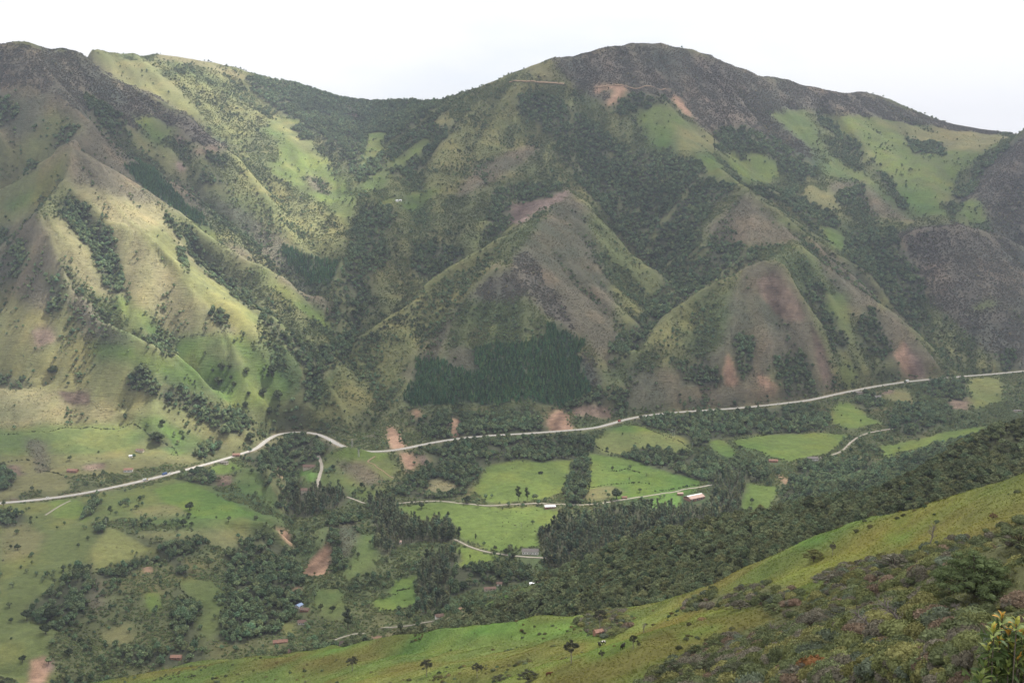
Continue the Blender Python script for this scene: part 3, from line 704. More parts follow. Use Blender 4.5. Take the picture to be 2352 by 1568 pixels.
 ('lush','N',[(2030,1220),(2090,1225),(2090,1250),(2030,1240)]),
 ('lush','N',[(2050,1190),(2090,1185),(2090,1200),(2055,1205)]),
 ('lush','N',[(700,1495),(780,1490),(860,1480),(790,1500),(690,1510)]),
 ('thicket','N',[(1460,1600),(1520,1530),(1600,1500),(1700,1450),(1780,1425),(1740,1400),(1700,1395),(1620,1400),(1560,1400),(1600,1370),(1700,1360),(1780,1345),(1860,1360),(1900,1320),(1990,1290),(2050,1290),(2150,1250),(2230,1240),(2300,1210),(2400,1190),(2600,1190),(2600,1700),(1460,1700)]),
 ('thicket','N',[(1330,1420),(1380,1400),(1420,1400),(1440,1440),(1400,1460),(1350,1450)]),
 ('grass','N',[(1800,1360),(1880,1330),(1940,1340),(1880,1370),(1830,1385)]),
]
# zones by distance
gx = np.array([-100,150,400,650,850,1000,1150,1300,1500,1700,1900,2200,2450.]); gy = np.array([930,930,940,950,880,790,720,670,640,630,620,600,600.])
cxs = np.array([-100,430,560,700,850,1000,1150,1300,1500,1700,1850,2050,2200,2352,2450.]); cys = np.array([975,975,1060,1090,1080,1030,985,925,885,855,827,805,840,855,865.])
pxg, pyg = to_px(Xg, Yg, Zg)
xh = 1176 + Ug * FPX
Ygul = np.interp(xh, gx, gy); Ycr = np.interp(xh, cxs, cys) + 12
zone = np.where(Yg < Ygul, 0, np.where(Yg < Ycr, 1, 2))
base_lines = smooth_line(ROAD3, 1)
Yroad = np.interp(xh, 1176 + FPX * base_lines[:, 0] / base_lines[:, 1], base_lines[:, 1])
inval = (zone == 2) & (Yg < Yroad)
wob = np.where(zone == 0, 6.0, 6.0)
wx = pxg + wob * fbm(Xg / 70, Yg / 70, 4, .62) ; wy = pyg + 0.8 * wob * fbm(Xg / 70 + 90, Yg / 70, 4, .62)
cls = np.full(Xg.shape, CL['green'], np.int8)
def inside(poly, x, y):
    c = np.zeros(x.shape, bool)
    n = len(poly)
    for k in range(n):
        x1, y1 = poly[k]; x2, y2 = poly[(k + 1) % n]
        if y1 == y2: continue
        m = (y1 > y) != (y2 > y)
        c ^= m & (x < (x2 - x1) * (y - y1) / (y2 - y1) + x1)
    return c
ZM = {'F': (zone == 2) & ~inval, 'V': inval, 'M': zone == 1, 'N': zone == 0}
for nm, zn, poly in POLY:
    pa = np.array(poly)
    m = ZM[zn] & (wx > pa[:, 0].min()) & (wx < pa[:, 0].max()) & (wy > pa[:, 1].min()) & (wy < pa[:, 1].max())
    if not m.any(): continue
    idx = np.nonzero(m)
    k = inside(poly, wx[idx], wy[idx])
    cls[idx[0][k], idx[1][k]] = CL[nm]
def blur(A, n):
    for k in range(n):
        Pd = np.pad(A, ((1, 1), (1, 1)) + ((0, 0),) * (A.ndim - 2), mode='edge')
        A = 0.2 * (A + Pd[:-2, 1:-1] + Pd[2:, 1:-1] + Pd[1:-1, :-2] + Pd[1:-1, 2:])
    return A
FIELD = ('pasture', 'crop', 'slide', 'soil', 'yellow', 'red')
isfield = np.isin(cls, [CL[k] for k in FIELD]).astype(float)
# wild ground: neighbouring covers run into each other; fields and slips keep their edges
wild = np.where(isfield[..., None] > 0, GC[CL['green']], GC[cls])
wild = blur(wild, 9)
fa2, fa6 = blur(isfield, 2), blur(isfield, 7)
upland = (zone == 2) & ~inval & ~np.isin(cls, [CL['slide'], CL['red'], CL['soil']])
upland = blur(upland.astype(float), 3) > .5
fa = np.where(upland, fa6 * np.clip(.78 + .45 * fbm(Xg / 30, Yg / 30, 4), 0, 1), fa2)[..., None]
fcol = blur(GC[cls] * isfield[..., None], 7) / np.maximum(fa6, 1e-3)[..., None]
fcol = np.where(upland[..., None], fcol * np.array([.95, .92, 1.0]), fcol)
col = wild * (1 - fa) + fcol * fa
# convex ribs get paler, grassier ground that draws the ridge lines; hollows get more trees
Zb = blur(Zg, 26)
lift = (Zg - Zb) / np.clip(Yg / 700, 1, 6)
rib = np.clip(lift / 1.1, 0, 1) * mtn; hollow = np.clip(-lift / 1.1, 0, 1) * mtn
brown = blur(np.isin(cls, [CL['scrub'], CL['wood'], CL['red'], CL['soil']]).astype(float), 9)[..., None]
ribcol = np.array([.152, .160, .070]) * (1 - brown) + np.array([.134, .116, .084]) * brown
col = col * (1 - .5 * rib[..., None] * (1 - fa)) + ribcol * .5 * rib[..., None] * (1 - fa)
SOFT = {k: blur((cls == v).astype(float), 7) for k, v in CL.items()}
# broad natural variation of the ground itself
v1 = fbm(Xg / 220, Yg / 220, 4)[..., None]; v2 = fbm(Xg / 60 + 30, Yg / 60, 4)[..., None]; v3 = (st1 * np.clip(far, 0, 1))[..., None]
gr = np.isin(cls, [CL[k] for k in ('pasture','olive','tan','meadow','grass','lush','scrub','green','yellow','wood','lightened_bushland')])[..., None]
col = col * np.where(gr, 1 + 0.10 * v1 + 0.14 * v2 + 0.05 * v3, 1 + 0.10 * v2)
col = col + gr * np.clip(v2, 0, 1) * np.array([.020, .002, -.004]) - gr * np.clip(-v1, 0, 1) * np.array([.020, .002, .004])
nearg = np.isin(cls, [CL['grass'], CL['lush']])[..., None]
v4 = fbm(Xg / 18, Yg / 18, 4)[..., None]
v5 = fbm(Xg / 45 + 7, Yg / 45, 3)[..., None]
col = col * np.where(nearg, 1 + 0.16 * v4, 1.0) + nearg * np.clip(v5 * 1.5, -1, 1) * np.array([.012, -.009, -.001])
slide = np.isin(cls, [CL['slide'], CL['soil'], CL['red']])[..., None]
col = np.where(slide, col * (1 + 0.30 * fbm(Xg / 9, Yg / 9, 3)[..., None] + 0.22 * v3), col)
# graded verge beside the highway
verge = np.clip(1 - (road_d - 8) / 4, 0, 1)[..., None] * np.clip(0.6 + fbm(Xg / 30, Yg / 30, 3), 0, 1)[..., None]
col = col * (1 - 0.7 * verge) + np.array([.20, .165, .11]) * 0.7 * verge
col = np.clip(col, 0.012, 0.6)

def new_mesh_obj(name, verts, faces, mat=None, parent=None, smooth=False, link=True):
    me = bpy.data.meshes.new(name)
    verts = np.asarray(verts, np.float32); faces = np.asarray(faces, np.int32)
    n = len(faces); k = faces.shape[1]
    me.vertices.add(len(verts)); me.vertices.foreach_set('co', verts.ravel())
    me.loops.add(n * k); me.loops.foreach_set('vertex_index', faces.ravel())
    me.polygons.add(n); me.polygons.foreach_set('loop_start', np.arange(n, dtype=np.int32) * k)
    me.polygons.foreach_set('use_smooth', np.full(n, smooth))
    me.update(calc_edges=True); me.validate()
    if mat: me.materials.append(mat)
    o = bpy.data.objects.new(name, me)
    if link: root_col.objects.link(o)
    if parent is not None: o.parent = parent
    return o

def mat_new(name):
    m = bpy.data.materials.new(name); m.use_nodes = True
    t = m.node_tree; b = t.nodes['Principled BSDF']
    b.inputs['Roughness'].default_value = 0.95
    b.inputs['Specular IOR Level'].default_value = 0.08
    return m, t, b

def terrain_material():
    m, t, b = mat_new('hill_ground')
    N = t.nodes; L = t.links
    at = N.new('ShaderNodeAttribute'); at.attribute_name = 'cover'
    geo = N.new('ShaderNodeNewGeometry')
    cd = N.new('ShaderNodeCameraData')
    def noise(scale, det, rough=0.6):
        n = N.new('ShaderNodeTexNoise'); n.inputs['Scale'].default_value = scale; n.inputs['Detail'].default_value = det; n.inputs['Roughness'].default_value = rough
        L.new(geo.outputs['Position'], n.inputs['Vector']); return n
    n1 = noise(0.11, 8, 0.68); n2 = noise(0.9, 6, 0.7)
    def mr(src, lo, hi, a, c):
        r = N.new('ShaderNodeMapRange'); r.inputs['From Min'].default_value = lo; r.inputs['From Max'].default_value = hi
        r.inputs['To Min'].default_value = a; r.inputs['To Max'].default_value = c; L.new(src, r.inputs['Value']); return r
    m1 = mr(n1.outputs['Fac'], .3, .7, .72, 1.28); m2 = mr(n2.outputs['Fac'], .3, .7, .70, 1.30)
    mu = N.new('ShaderNodeMath'); mu.operation = 'MULTIPLY'; L.new(m1.outputs['Result'], mu.inputs[0]); L.new(m2.outputs['Result'], mu.inputs[1])
    sc = N.new('ShaderNodeVectorMath'); sc.operation = 'SCALE'; L.new(at.outputs['Color'], sc.inputs[0]); L.new(mu.outputs[0], sc.inputs['Scale'])
    L.new(sc.outputs['Vector'], b.inputs['Base Color'])
    # cattle terracettes that follow the contour, and tussocks
    sep = N.new('ShaderNodeSeparateXYZ'); L.new(geo.outputs['Position'], sep.inputs[0])
    mz = N.new('ShaderNodeMath'); mz.operation = 'MULTIPLY'; mz.inputs[1].default_value = 9.0; L.new(sep.outputs['Z'], mz.inputs[0])
    cx = N.new('ShaderNodeCombineXYZ'); L.new(sep.outputs['X'], cx.inputs['X']); L.new(sep.outputs['Y'], cx.inputs['Y']); L.new(mz.outputs[0], cx.inputs['Z'])
    nz = N.new('ShaderNodeTexNoise'); nz.inputs['Scale'].default_value = 0.055; nz.inputs['Detail'].default_value = 4; nz.inputs['Roughness'].default_value = .62
    L.new(cx.outputs[0], nz.inputs['Vector'])
    bp = N.new('ShaderNodeBump'); bp.inputs['Strength'].default_value = 0.55; bp.inputs['Distance'].default_value = 2.2; L.new(nz.outputs['Fac'], bp.inputs['Height']); am = N.new('ShaderNodeMath'); am.operation = 'MULTIPLY'; am.inputs[1].default_value = .55; L.new(at.outputs['Alpha'], am.inputs[0]); L.new(am.outputs[0], bp.inputs['Strength'])
    bp2 = N.new('ShaderNodeBump'); bp2.inputs['Strength'].default_value = 0.6; bp2.inputs['Distance'].default_value = 0.5
    L.new(n2.outputs['Fac'], bp2.inputs['Height']); L.new(bp.outputs['Normal'], bp2.inputs['Normal'])
    L.new(bp2.outputs['Normal'], b.inputs['Normal'])
    return m
M_TERR = terrain_material()
ii = np.arange(NS * NU).reshape(NS, NU)
quads = np.stack([ii[:-1, :-1], ii[:-1, 1:], ii[1:, 1:], ii[1:, :-1]], -1).reshape(-1, 4)
terrain = new_mesh_obj('terrain', np.stack([Xg, Yg, Zg], -1).reshape(-1, 3), quads, M_TERR, smooth=True)
terrain['kind'] = 'structure'
terrain['label'] = 'steep green Andean valley sides with pastures, scrub and landslips'
ca = terrain.data.attributes.new('cover', 'FLOAT_COLOR', 'POINT')
ca.data.foreach_set('color', np.concatenate([col, np.clip((Yg - 700) / 300, 0, 1)[..., None]], -1).astype(np.float32).ravel())

# ------------------------------------------------------------------ plants: shapes
def leaf_material(name, use_inst=True, base=(.05, .07, .03), trans=0.22, var=0.35):
    m, t, b = mat_new(name)
    N = t.nodes; L = t.links
    if use_inst:
        at = N.new('ShaderNodeAttribute'); at.attribute_type = 'INSTANCER'; at.attribute_name = 'tint'
        src = at.outputs['Color']
    else:
        oi = N.new('ShaderNodeObjectInfo')
        src = oi.outputs['Color']
    geo = N.new('ShaderNodeNewGeometry')
    mr = N.new('ShaderNodeMapRange'); mr.inputs['To Min'].default_value = 1 - var; mr.inputs['To Max'].default_value = 1 + var
    L.new(geo.outputs['Random Per Island'], mr.inputs['Value'])
    sc = N.new('ShaderNodeVectorMath'); sc.operation = 'SCALE'; L.new(src, sc.inputs[0]); L.new(mr.outputs['Result'], sc.inputs['Scale'])
    df = N.new('ShaderNodeBsdfDiffuse'); tr = N.new('ShaderNodeBsdfTranslucent'); mx = N.new('ShaderNodeMixShader')
    L.new(sc.outputs['Vector'], df.inputs['Color']); L.new(sc.outputs['Vector'], tr.inputs['Color'])
    mx.inputs['Fac'].default_value = trans
    L.new(df.outputs[0], mx.inputs[1]); L.new(tr.outputs[0], mx.inputs[2])
    out = [n for n in N if n.type == 'OUTPUT_MATERIAL'][0]
    L.new(mx.outputs[0], out.inputs['Surface'])
    N.remove(b)
    return m
M_LEAF_I = leaf_material('leaves_mass')
M_LEAF_O = leaf_material('leaves', use_inst=False)
def plain(name, color, rough=0.9, noise=0.25, scale=3.0, spec=0.1):
    m, t, b = mat_new(name)
    N = t.nodes; L = t.links
    tc = N.new('ShaderNodeNewGeometry'); n = N.new('ShaderNodeTexNoise'); n.inputs['Scale'].default_value = scale; n.inputs['Detail'].default_value = 5
    L.new(tc.outputs['Position'], n.inputs['Vector'])
    mr = N.new('ShaderNodeMapRange'); mr.inputs['From Min'].default_value = .3; mr.inputs['From Max'].default_value = .7
    mr.inputs['To Min'].default_value = 1 - noise; mr.inputs['To Max'].default_value = 1 + noise
    L.new(n.outputs['Fac'], mr.inputs['Value'])
    sc = N.new('ShaderNodeVectorMath'); sc.operation = 'SCALE'; sc.inputs[0].default_value = color
    L.new(mr.outputs['Result'], sc.inputs['Scale']); L.new(sc.outputs['Vector'], b.inputs['Base Color'])
    b.inputs['Roughness'].default_value = rough; b.inputs['Specular IOR Level'].default_value = spec
    return m
M_BARK = plain('bark', (.085, .070, .055), noise=.3)
M_PALEBARK = plain('pale_bark', (.30, .27, .23), noise=.3)
M_DEAD = plain('dead_wood', (.20, .175, .16), noise=.3, scale=6)

def ico(sub):
    bm = bmesh.new(); bmesh.ops.create_icosphere(bm, subdivisions=sub, radius=1.0)
    v = np.array([x.co[:] for x in bm.verts]); f = np.array([[x.index for x in p.verts] for p in bm.faces]); bm.free()
    return v, f
ICO1, ICO2 = ico(1), ico(2)
def tri2quad(f):                    # triangles kept as 4-gons with a repeated index are invalid, so meshes stay split by size
    return f
class Shape:                        # collects triangles with a material slot
    def __init__(s): s.v = []; s.f = []; s.m = []; s.n = 0
    def add(s, v, f, m=0):
        v = np.asarray(v, float); f = np.asarray(f, int)
        s.v.append(v); s.f.append(f + s.n); s.m.append(np.full(len(f), m)); s.n += len(v)
    def tube(s, pts, rad, k=5, m=1):
        pts = np.asarray(pts, float); n = len(pts)
        V = []
        for i in range(n):
            d = pts[min(i + 1, n - 1)] - pts[max(i - 1, 0)]; d /= np.linalg.norm(d) + 1e-9
            a = np.cross(d, (0.3, 0.9, 0.2)); a /= np.linalg.norm(a) + 1e-9; b = np.cross(d, a)
            for q in range(k):
                t = 2 * math.pi * q / k
                V.append(pts[i] + rad[i] * (math.cos(t) * a + math.sin(t) * b))
        F = []
        for i in range(n - 1):
            for q in range(k):
                a0 = i * k + q; a1 = i * k + (q + 1) % k; b0 = a0 + k; b1 = a1 + k
                F += [(a0, a1, b1), (a0, b1, b0)]
        s.add(V, F, m)
    def leaves(s, P, Nrm, size, r, asp=1.6, m=0, jit=0.75):
        n = len(P)
        Nn = Nrm + r.normal(0, jit, (n, 3)); Nn /= np.linalg.norm(Nn, axis=1)[:, None] + 1e-9
        R = r.normal(0, 1, (n, 3)); A = np.cross(Nn, R); A /= np.linalg.norm(A, axis=1)[:, None] + 1e-9; B = np.cross(Nn, A)
        sz = size * r.uniform(0.6, 1.35, n)[:, None]
        a = A * sz; b = B * sz / asp
        V = np.stack([P - a, P - b * .9 + a * .1, P + a, P + b], 1).reshape(-1, 3)
        k = np.arange(n)[:, None] * 4
        F = np.concatenate([k + np.array([[0, 1, 2]]), k + np.array([[0, 2, 3]])])
        s.add(V, F, m)
    def mesh(s, name, mats, smooth=False):
        v = np.concatenate(s.v); f = np.concatenate(s.f); mm = np.concatenate(s.m)
        me = bpy.data.meshes.new(name)
        n = len(f)
        me.vertices.add(len(v)); me.vertices.foreach_set('co', v.astype(np.float32).ravel())
        me.loops.add(n * 3); me.loops.foreach_set('vertex_index', f.astype(np.int32).ravel())
        me.polygons.add(n); me.polygons.foreach_set('loop_start', np.arange(n, dtype=np.int32) * 3)
        for q in mats: me.materials.append(q)
        me.polygons.foreach_set('material_index', mm.astype(np.int32)); me.polygons.foreach_set('use_smooth', np.full(n, smooth))
        me.update(calc_edges=True)
        return me
def blob_crown(s, blobs, nleaf, lsize, r, core=0.86, fine=False, m=0, hang=0.0):
    iv, jf = ICO2 if fine else ICO1
    C = np.array([b[:3] for b in blobs]); Rr = np.array([b[3] for b in blobs])
    for c, rad in zip(C, Rr):
        v = iv * (1 + r.normal(0, .10, (len(iv), 1)))
        v = v * np.array([1, 1, .82]) * rad * core + c
        s.add(v, jf, m)
    w = Rr ** 2 / (Rr ** 2).sum()
    k = r.choice(len(blobs), nleaf * 2, p=w)
    d = r.normal(0, 1, (nleaf * 2, 3)); d[:, 2] = d[:, 2] * .9 + .25; d /= np.linalg.norm(d, axis=1)[:, None]
    P = C[k] + d * np.array([1, 1, .86]) * (Rr[k] * r.uniform(.84, 1.12, nleaf * 2))[:, None]
    dist = np.linalg.norm((P[:, None] - C[None]) / np.array([1, 1, .86]), axis=2) / Rr[None]
    keep = np.nonzero(dist.min(1) > .80)[0][:nleaf]
    s.leaves(P[keep], d[keep], lsize, r, m=m)
def round_tree(seed, fine=False, nleaf=150, lsize=.17, bush=False, nb=7):
    r = np.random.default_rng(seed)
    cr, tk = Shape(), Shape()
    zc = .75 if bush else 1.25
    blobs = [(0, 0, zc + .1, .62)]
    for q in range(nb):
        a = q / nb * 6.283 + r.uniform(-.4, .4); rr = r.uniform(.42, .66)
        blobs.append((math.cos(a) * rr, math.sin(a) * rr, zc + r.uniform(-.32, .28), r.uniform(.30, .46)))
    blobs.append((r.uniform(-.2, .2), r.uniform(-.2, .2), zc + .52, .38))
    blob_crown(cr, blobs, nleaf, lsize, r, fine=fine)
    tk.tube([(0, 0, -.35), (.02, .03, .3), (.05, 0, zc * .8)], [.11, .08, .05], m=0)
    for q in range(3 if not fine else 6):
        a = q * 6.283 / (3 if not fine else 6) + r.uniform(-.3, .3)
        tk.tube([(.03, .02, zc * .4), (math.cos(a) * .25, math.sin(a) * .25, zc * .8), (math.cos(a) * .5, math.sin(a) * .5, zc * 1.05)], [.05, .035, .015], k=4, m=0)
    return cr, tk
def gum_tree(seed, fine=False):          # tall, narrow, trunk showing below an uneven crown (height 1)
    r = np.random.default_rng(seed); cr, tk = Shape(), Shape()
    lean = r.uniform(-.03, .03, 2)
    blobs = []
    n = 9 if not fine else 12
    for q in range(n):
        h = .36 + .6 * (q / (n - 1)); w = .17 * (1 - .55 * abs(h - .62) / .4)
        a = r.uniform(0, 6.283); rr = w * r.uniform(.2, 1.0)
        blobs.append((lean[0] * h * 2 + math.cos(a) * rr, lean[1] * h * 2 + math.sin(a) * rr, h, r.uniform(.065, .125)))
    blob_crown(cr, blobs, 320 if not fine else 900, .026 if not fine else .017, r, core=.74, fine=fine)
    tk.tube([(0, 0, -.05), (lean[0] * .6, lean[1] * .6, .4), (lean[0] * 2, lean[1] * 2, .92)], [.016, .012, .004], m=0)
    for b in blobs[::2]:
        tk.tube([(lean[0] * b[2] * 1.6, lean[1] * b[2] * 1.6, b[2] - .14), (b[0], b[1], b[2])], [.007, .003], k=4, m=0)
    return cr, tk
def pine_tree(seed):
    r = np.random.default_rng(seed); cr, tk = Shape(), Shape()
    L = 7
    for q in range(L):
        z0 = .12 + q * .125; rad = .25 * (1 - q / L) ** .8 + .02; h = .2
        k = 9; V = [(0, 0, z0 + h)]
        for t in range(k * 2):
            a = t * math.pi / k + q; rr = rad * ((1.05 if t % 2 == 0 else .62) + r.uniform(-.12, .12))
            V.append((math.cos(a) * rr, math.sin(a) * rr, z0 - (.02 if t % 2 == 0 else -.02) + r.uniform(-.015, .015)))
        F = [(0, 1 + t, 1 + (t + 1) % (2 * k)) for t in range(2 * k)]
        cr.add(V, F, 0)
    n = 130
    z = r.uniform(.1, .95, n); a = r.uniform(0, 6.283, n); rad = .25 * (1 - (z - .1) / .9) ** .85 * r.uniform(.75, 1.08, n)
    P = np.stack([np.cos(a) * rad, np.sin(a) * rad, z], 1)
    cr.leaves(P, np.stack([np.cos(a), np.sin(a), .5 + 0 * a], 1), .045, r, asp=2.6)
    tk.tube([(0, 0, -.06), (0, 0, .5)], [.018, .01], m=0)
    return cr, tk
def dome_bush(seed, nleaf=120, lsize=.2, fine=False):
    r = np.random.default_rng(seed); cr = Shape(); tk = Shape()
    blobs = [(0, 0, .35, .6)]
    for q in range(5):
        a = q * 1.256 + r.uniform(-.4, .4); rr = r.uniform(.4, .65)
        blobs.append((math.cos(a) * rr, math.sin(a) * rr, r.uniform(.12, .42), r.uniform(.28, .42)))
    blob_crown(cr, blobs, nleaf, lsize, r, fine=fine, core=.84)
    for q in range(4):
        a = q * 1.57 + .4
        tk.tube([(0, 0, -.3), (math.cos(a) * .2, math.sin(a) * .2, .25), (math.cos(a) * .45, math.sin(a) * .45, .5)], [.05, .035, .015], k=4, m=0)
    return cr, tk

lib = bpy.data.collections.new('plant_library')
def add_proto(lst, key, shapes, leafmat=M_LEAF_I, bark=M_BARK):
    s = Shape()
    s.v = shapes[0].v + [v for v in shapes[1].v]; n0 = shapes[0].n
    s.f = shapes[0].f + [f + n0 for f in shapes[1].f]
    s.m = [np.zeros(len(f), int) for f in shapes[0].f] + [np.ones(len(f), int) for f in shapes[1].f]
    s.n = n0 + shapes[1].n
    me = s.mesh(key, [leafmat, bark])
    o = bpy.data.objects.new(key, me)
    c = bpy.data.collections.get('lib_' + lst) or bpy.data.collections.new('lib_' + lst)
    c.objects.link(o)
for q in range(5): add_proto('round', 'round_tree_%s' % 'abcde'[q], round_tree(20 + q))
for q in range(4): add_proto('bush', 'bush_%s' % 'abcd'[q], dome_bush(40 + q))
for q in range(3): add_proto('pine', 'pine_%s' % 'abc'[q], pine_tree(60 + q))
for q in range(4): add_proto('gum', 'gum_%s' % 'abcd'[q], gum_tree(70 + q))
for q in range(5): add_proto('spurtree', 'spurtree_%s' % 'abcde'[q], round_tree(90 + q, fine=True, nleaf=420, lsize=.11, nb=8))
for q in range(4): add_proto('shrub', 'shrub_%s' % 'abcd'[q], dome_bush(120 + q, nleaf=1000, lsize=.07, fine=True))
def tuft():
    r = np.random.default_rng(5); s = Shape()
    for q in range(11):
        a = r.uniform(0, 6.283); l = r.uniform(.5, 1.0); w = .09; o = r.uniform(-.35, .35, 2)
        d = np.array([math.cos(a), math.sin(a)]); p = np.array([-d[1], d[0]]) * w
        V = [(o[0] - p[0], o[1] - p[1], -.1), (o[0] + p[0], o[1] + p[1], -.1), (o[0] + d[0] * .35 * l + p[0] * .6, o[1] + d[1] * .35 * l + p[1] * .6, .6 * l), (o[0] + d[0] * .7 * l, o[1] + d[1] * .7 * l, .95 * l)]
        s.add(V, [(0, 1, 2), (0, 2, 3)], 0)
    return s, Shape()
_t = tuft()
_s = Shape(); _s.add([(0, 0, -.1), (.01, 0, -.1), (0, .01, -.1)], [(0, 1, 2)], 0)
add_proto('tuft', 'tuft_a', (_t[0], _s))

def gn_group(libname):
    g = bpy.data.node_groups.new('scatter_' + libname, 'GeometryNodeTree')
    g.interface.new_socket('Geometry', in_out='INPUT', socket_type='NodeSocketGeometry')
    g.interface.new_socket('Geometry', in_out='OUTPUT', socket_type='NodeSocketGeometry')
    N, L = g.nodes, g.links
    gi = N.new('NodeGroupInput'); go = N.new('NodeGroupOutput')
    ci = N.new('GeometryNodeCollectionInfo'); ci.inputs['Collection'].default_value = bpy.data.collections['lib_' + libname]
    ci.inputs['Separate Children'].default_value = True; ci.inputs['Reset Children'].default_value = True
    ip = N.new('GeometryNodeInstanceOnPoints'); ip.inputs['Pick Instance'].default_value = True
    def attr(name, typ):
        a = N.new('GeometryNodeInputNamedAttribute'); a.data_type = typ; a.inputs['Name'].default_value = name; return a.outputs['Attribute']
    rot = N.new('FunctionNodeEulerToRotation')
    L.new(attr('rot', 'FLOAT_VECTOR'), rot.inputs['Euler'])
    L.new(gi.outputs[0], ip.inputs['Points']); L.new(ci.outputs[0], ip.inputs['Instance'])
    L.new(attr('pick', 'INT'), ip.inputs['Instance Index']); L.new(rot.outputs[0], ip.inputs['Rotation']); L.new(attr('size', 'FLOAT_VECTOR'), ip.inputs['Scale'])
    L.new(ip.outputs[0], go.inputs[0])
    return g
def scatter(name, libname, P, size, tint, label, tilt=0.06):
    n = len(P)
    nk = len(bpy.data.collections['lib_' + libname].objects)
    me = bpy.data.meshes.new(name)
    me.vertices.add(n); me.vertices.foreach_set('co', np.asarray(P, np.float32).ravel())
    def setattr_(nm, ty, key, arr):
        a = me.attributes.new(nm, ty, 'POINT'); a.data.foreach_set(key, np.ascontiguousarray(arr).ravel())
    setattr_('rot', 'FLOAT_VECTOR', 'vector', np.stack([rng.normal(0, tilt, n), rng.normal(0, tilt, n), rng.uniform(0, 6.283, n)], 1).astype(np.float32))
    setattr_('size', 'FLOAT_VECTOR', 'vector', np.asarray(size, np.float32))
    setattr_('pick', 'INT', 'value', rng.integers(0, nk, n).astype(np.int32))
    setattr_('tint', 'FLOAT_COLOR', 'color', np.concatenate([tint, np.ones((n, 1))], 1).astype(np.float32))
    me.update()
    o = bpy.data.objects.new(name, me); root_col.objects.link(o)
    md = o.modifiers.new('scatter', 'NODES'); md.node_group = gn_group(libname)
    o['kind'] = 'stuff'; o['label'] = label
    return o

# ------------------------------------------------------------------ plants: where
rat = Zg / Yg
runmax = np.maximum.accumulate(rat, axis=0)
prev = np.vstack([np.full((1, NU), -9.0), runmax[:-1]])
dS = np.gradient(srow)[:, None] * np.ones((1, NU)); dU = us[1] - us[0]
gzs = np.gradient(Zsm, axis=0) / (Yg * dS); gzu = np.gradient(Zsm, axis=1) / (Yg * dU)
area = Yg * Yg * dS * dU * np.sqrt(1 + gzs ** 2 + gzu ** 2)
def place(dens, hgt, ymin=0.0, margin=40, seed=1):
    """random plant positions for a density (per square metre) given on the sheet; only where the ground or the plant can be seen"""
    r = np.random.default_rng(seed)
    vis = ((Zg + hgt) / Yg > prev) & (pxg > -margin) & (pxg < W0 + margin) & (pyg < H0 + 90) & (Yg > ymin)
    lam = np.where(vis, dens * area, 0.0)
    k = r.poisson(lam)
    idx = np.repeat(np.arange(k.size), k.ravel())
    i, j = np.divmod(idx, NU)
    s = srow[i] + (r.random(len(i)) - .5) * dS[i, 0]; u = us[j] + (r.random(len(i)) - .5) * dU
    Y = np.exp(s); X = Y * u
    return np.stack([X, Y, ground_z(X, Y)], 1), i, j
def isc(*names): return np.isin(cls, [CL[n] for n in names])
clear = np.clip((road_d - 8.5) / 3, 0, 1)
n_a = fbm(Xg / 55 + 11, Yg / 55 + 5, 3); n_b = fbm(Xg / 25 + 3, Yg / 25, 3); n_c = fbm(Xg / 130 - 8, Yg / 130 + 2, 3)
def tints(base, i, j, var=.16, warm=.10):
    n = len(i); base = np.asarray(base)
    r = np.random.default_rng(len(i))
    t = base[None, :] * (1 + var * r.normal(0, 1, (n, 1)).clip(-2, 2)) * (1 + .22 * n_c[i, j][:, None])
    t = t * (1 + warm * r.normal(0, 1, (n, 1)).clip(-2, 2) * np.array([1, .15, -.3]))
    return np.clip(t, .008, .5)
def sizes(lo, hi, n, zs=(.85, 1.2), seed=3):
    r = np.random.default_rng(seed + n); a = lo + (hi - lo) * r.random(n) ** 1.4
    return np.stack([a, a, a * r.uniform(zs[0], zs[1], n)], 1)
COUNTS = {}

# ------------------------------------------------------------------ roads and tracks
M_ROAD = plain('road_concrete', (.35, .33, .305), rough=.9, noise=.16, scale=.25)
M_LINE = plain('road_paint', (.72, .70, .62), noise=.1)
M_GRAVEL = plain('track_gravel', (.30, .27, .225), noise=.2, scale=.6)
M_DIRT = plain('track_dirt', (.26, .185, .12), noise=.25, scale=.6)
def ribbon(name, line3, width, mat, dz=0.0, parent=None, off=0.0, on_ground=False):
    p = np.asarray(line3, float)
    d = np.gradient(p[:, :2], axis=0); d /= np.linalg.norm(d, axis=1)[:, None] + 1e-9
    nrm = np.stack([-d[:, 1], d[:, 0]], 1)
    V = []
    cols = 5
    for q in range(cols):
        o = off + width * (q / (cols - 1) - .5)
        xy = p[:, :2] + nrm * o
        z = (ground_z(xy[:, 0], xy[:, 1]) if on_ground else p[:, 2]) + dz
        V.append(np.column_stack([xy, z]))
    V = np.stack(V, 1)
    if on_ground:                       # lay the track level across and just over the highest ground under it
        V[:, :, 2] = V[:, :, 2] * .5 + V[:, :, 2].max(1)[:, None] * .5
    n = len(p); idx = np.arange(n * cols).reshape(n, cols)
    q = np.stack([idx[:-1, :-1], idx[1:, :-1], idx[1:, 1:], idx[:-1, 1:]], -1).reshape(-1, 4)
    # skirt so that the slab has thickness
    base = V.reshape(-1, 3).copy(); base[:, 2] -= .6
    e0, e1 = idx[:, 0], idx[:, -1]; N0 = n * cols
    sk = [np.stack([e0[:-1], e0[:-1] + N0, e0[1:] + N0, e0[1:]], -1), np.stack([e1[1:], e1[1:] + N0, e1[:-1] + N0, e1[:-1]], -1)]
    return new_mesh_obj(name, np.concatenate([V.reshape(-1, 3), base]), np.concatenate([q] + sk), mat, parent, smooth=False)
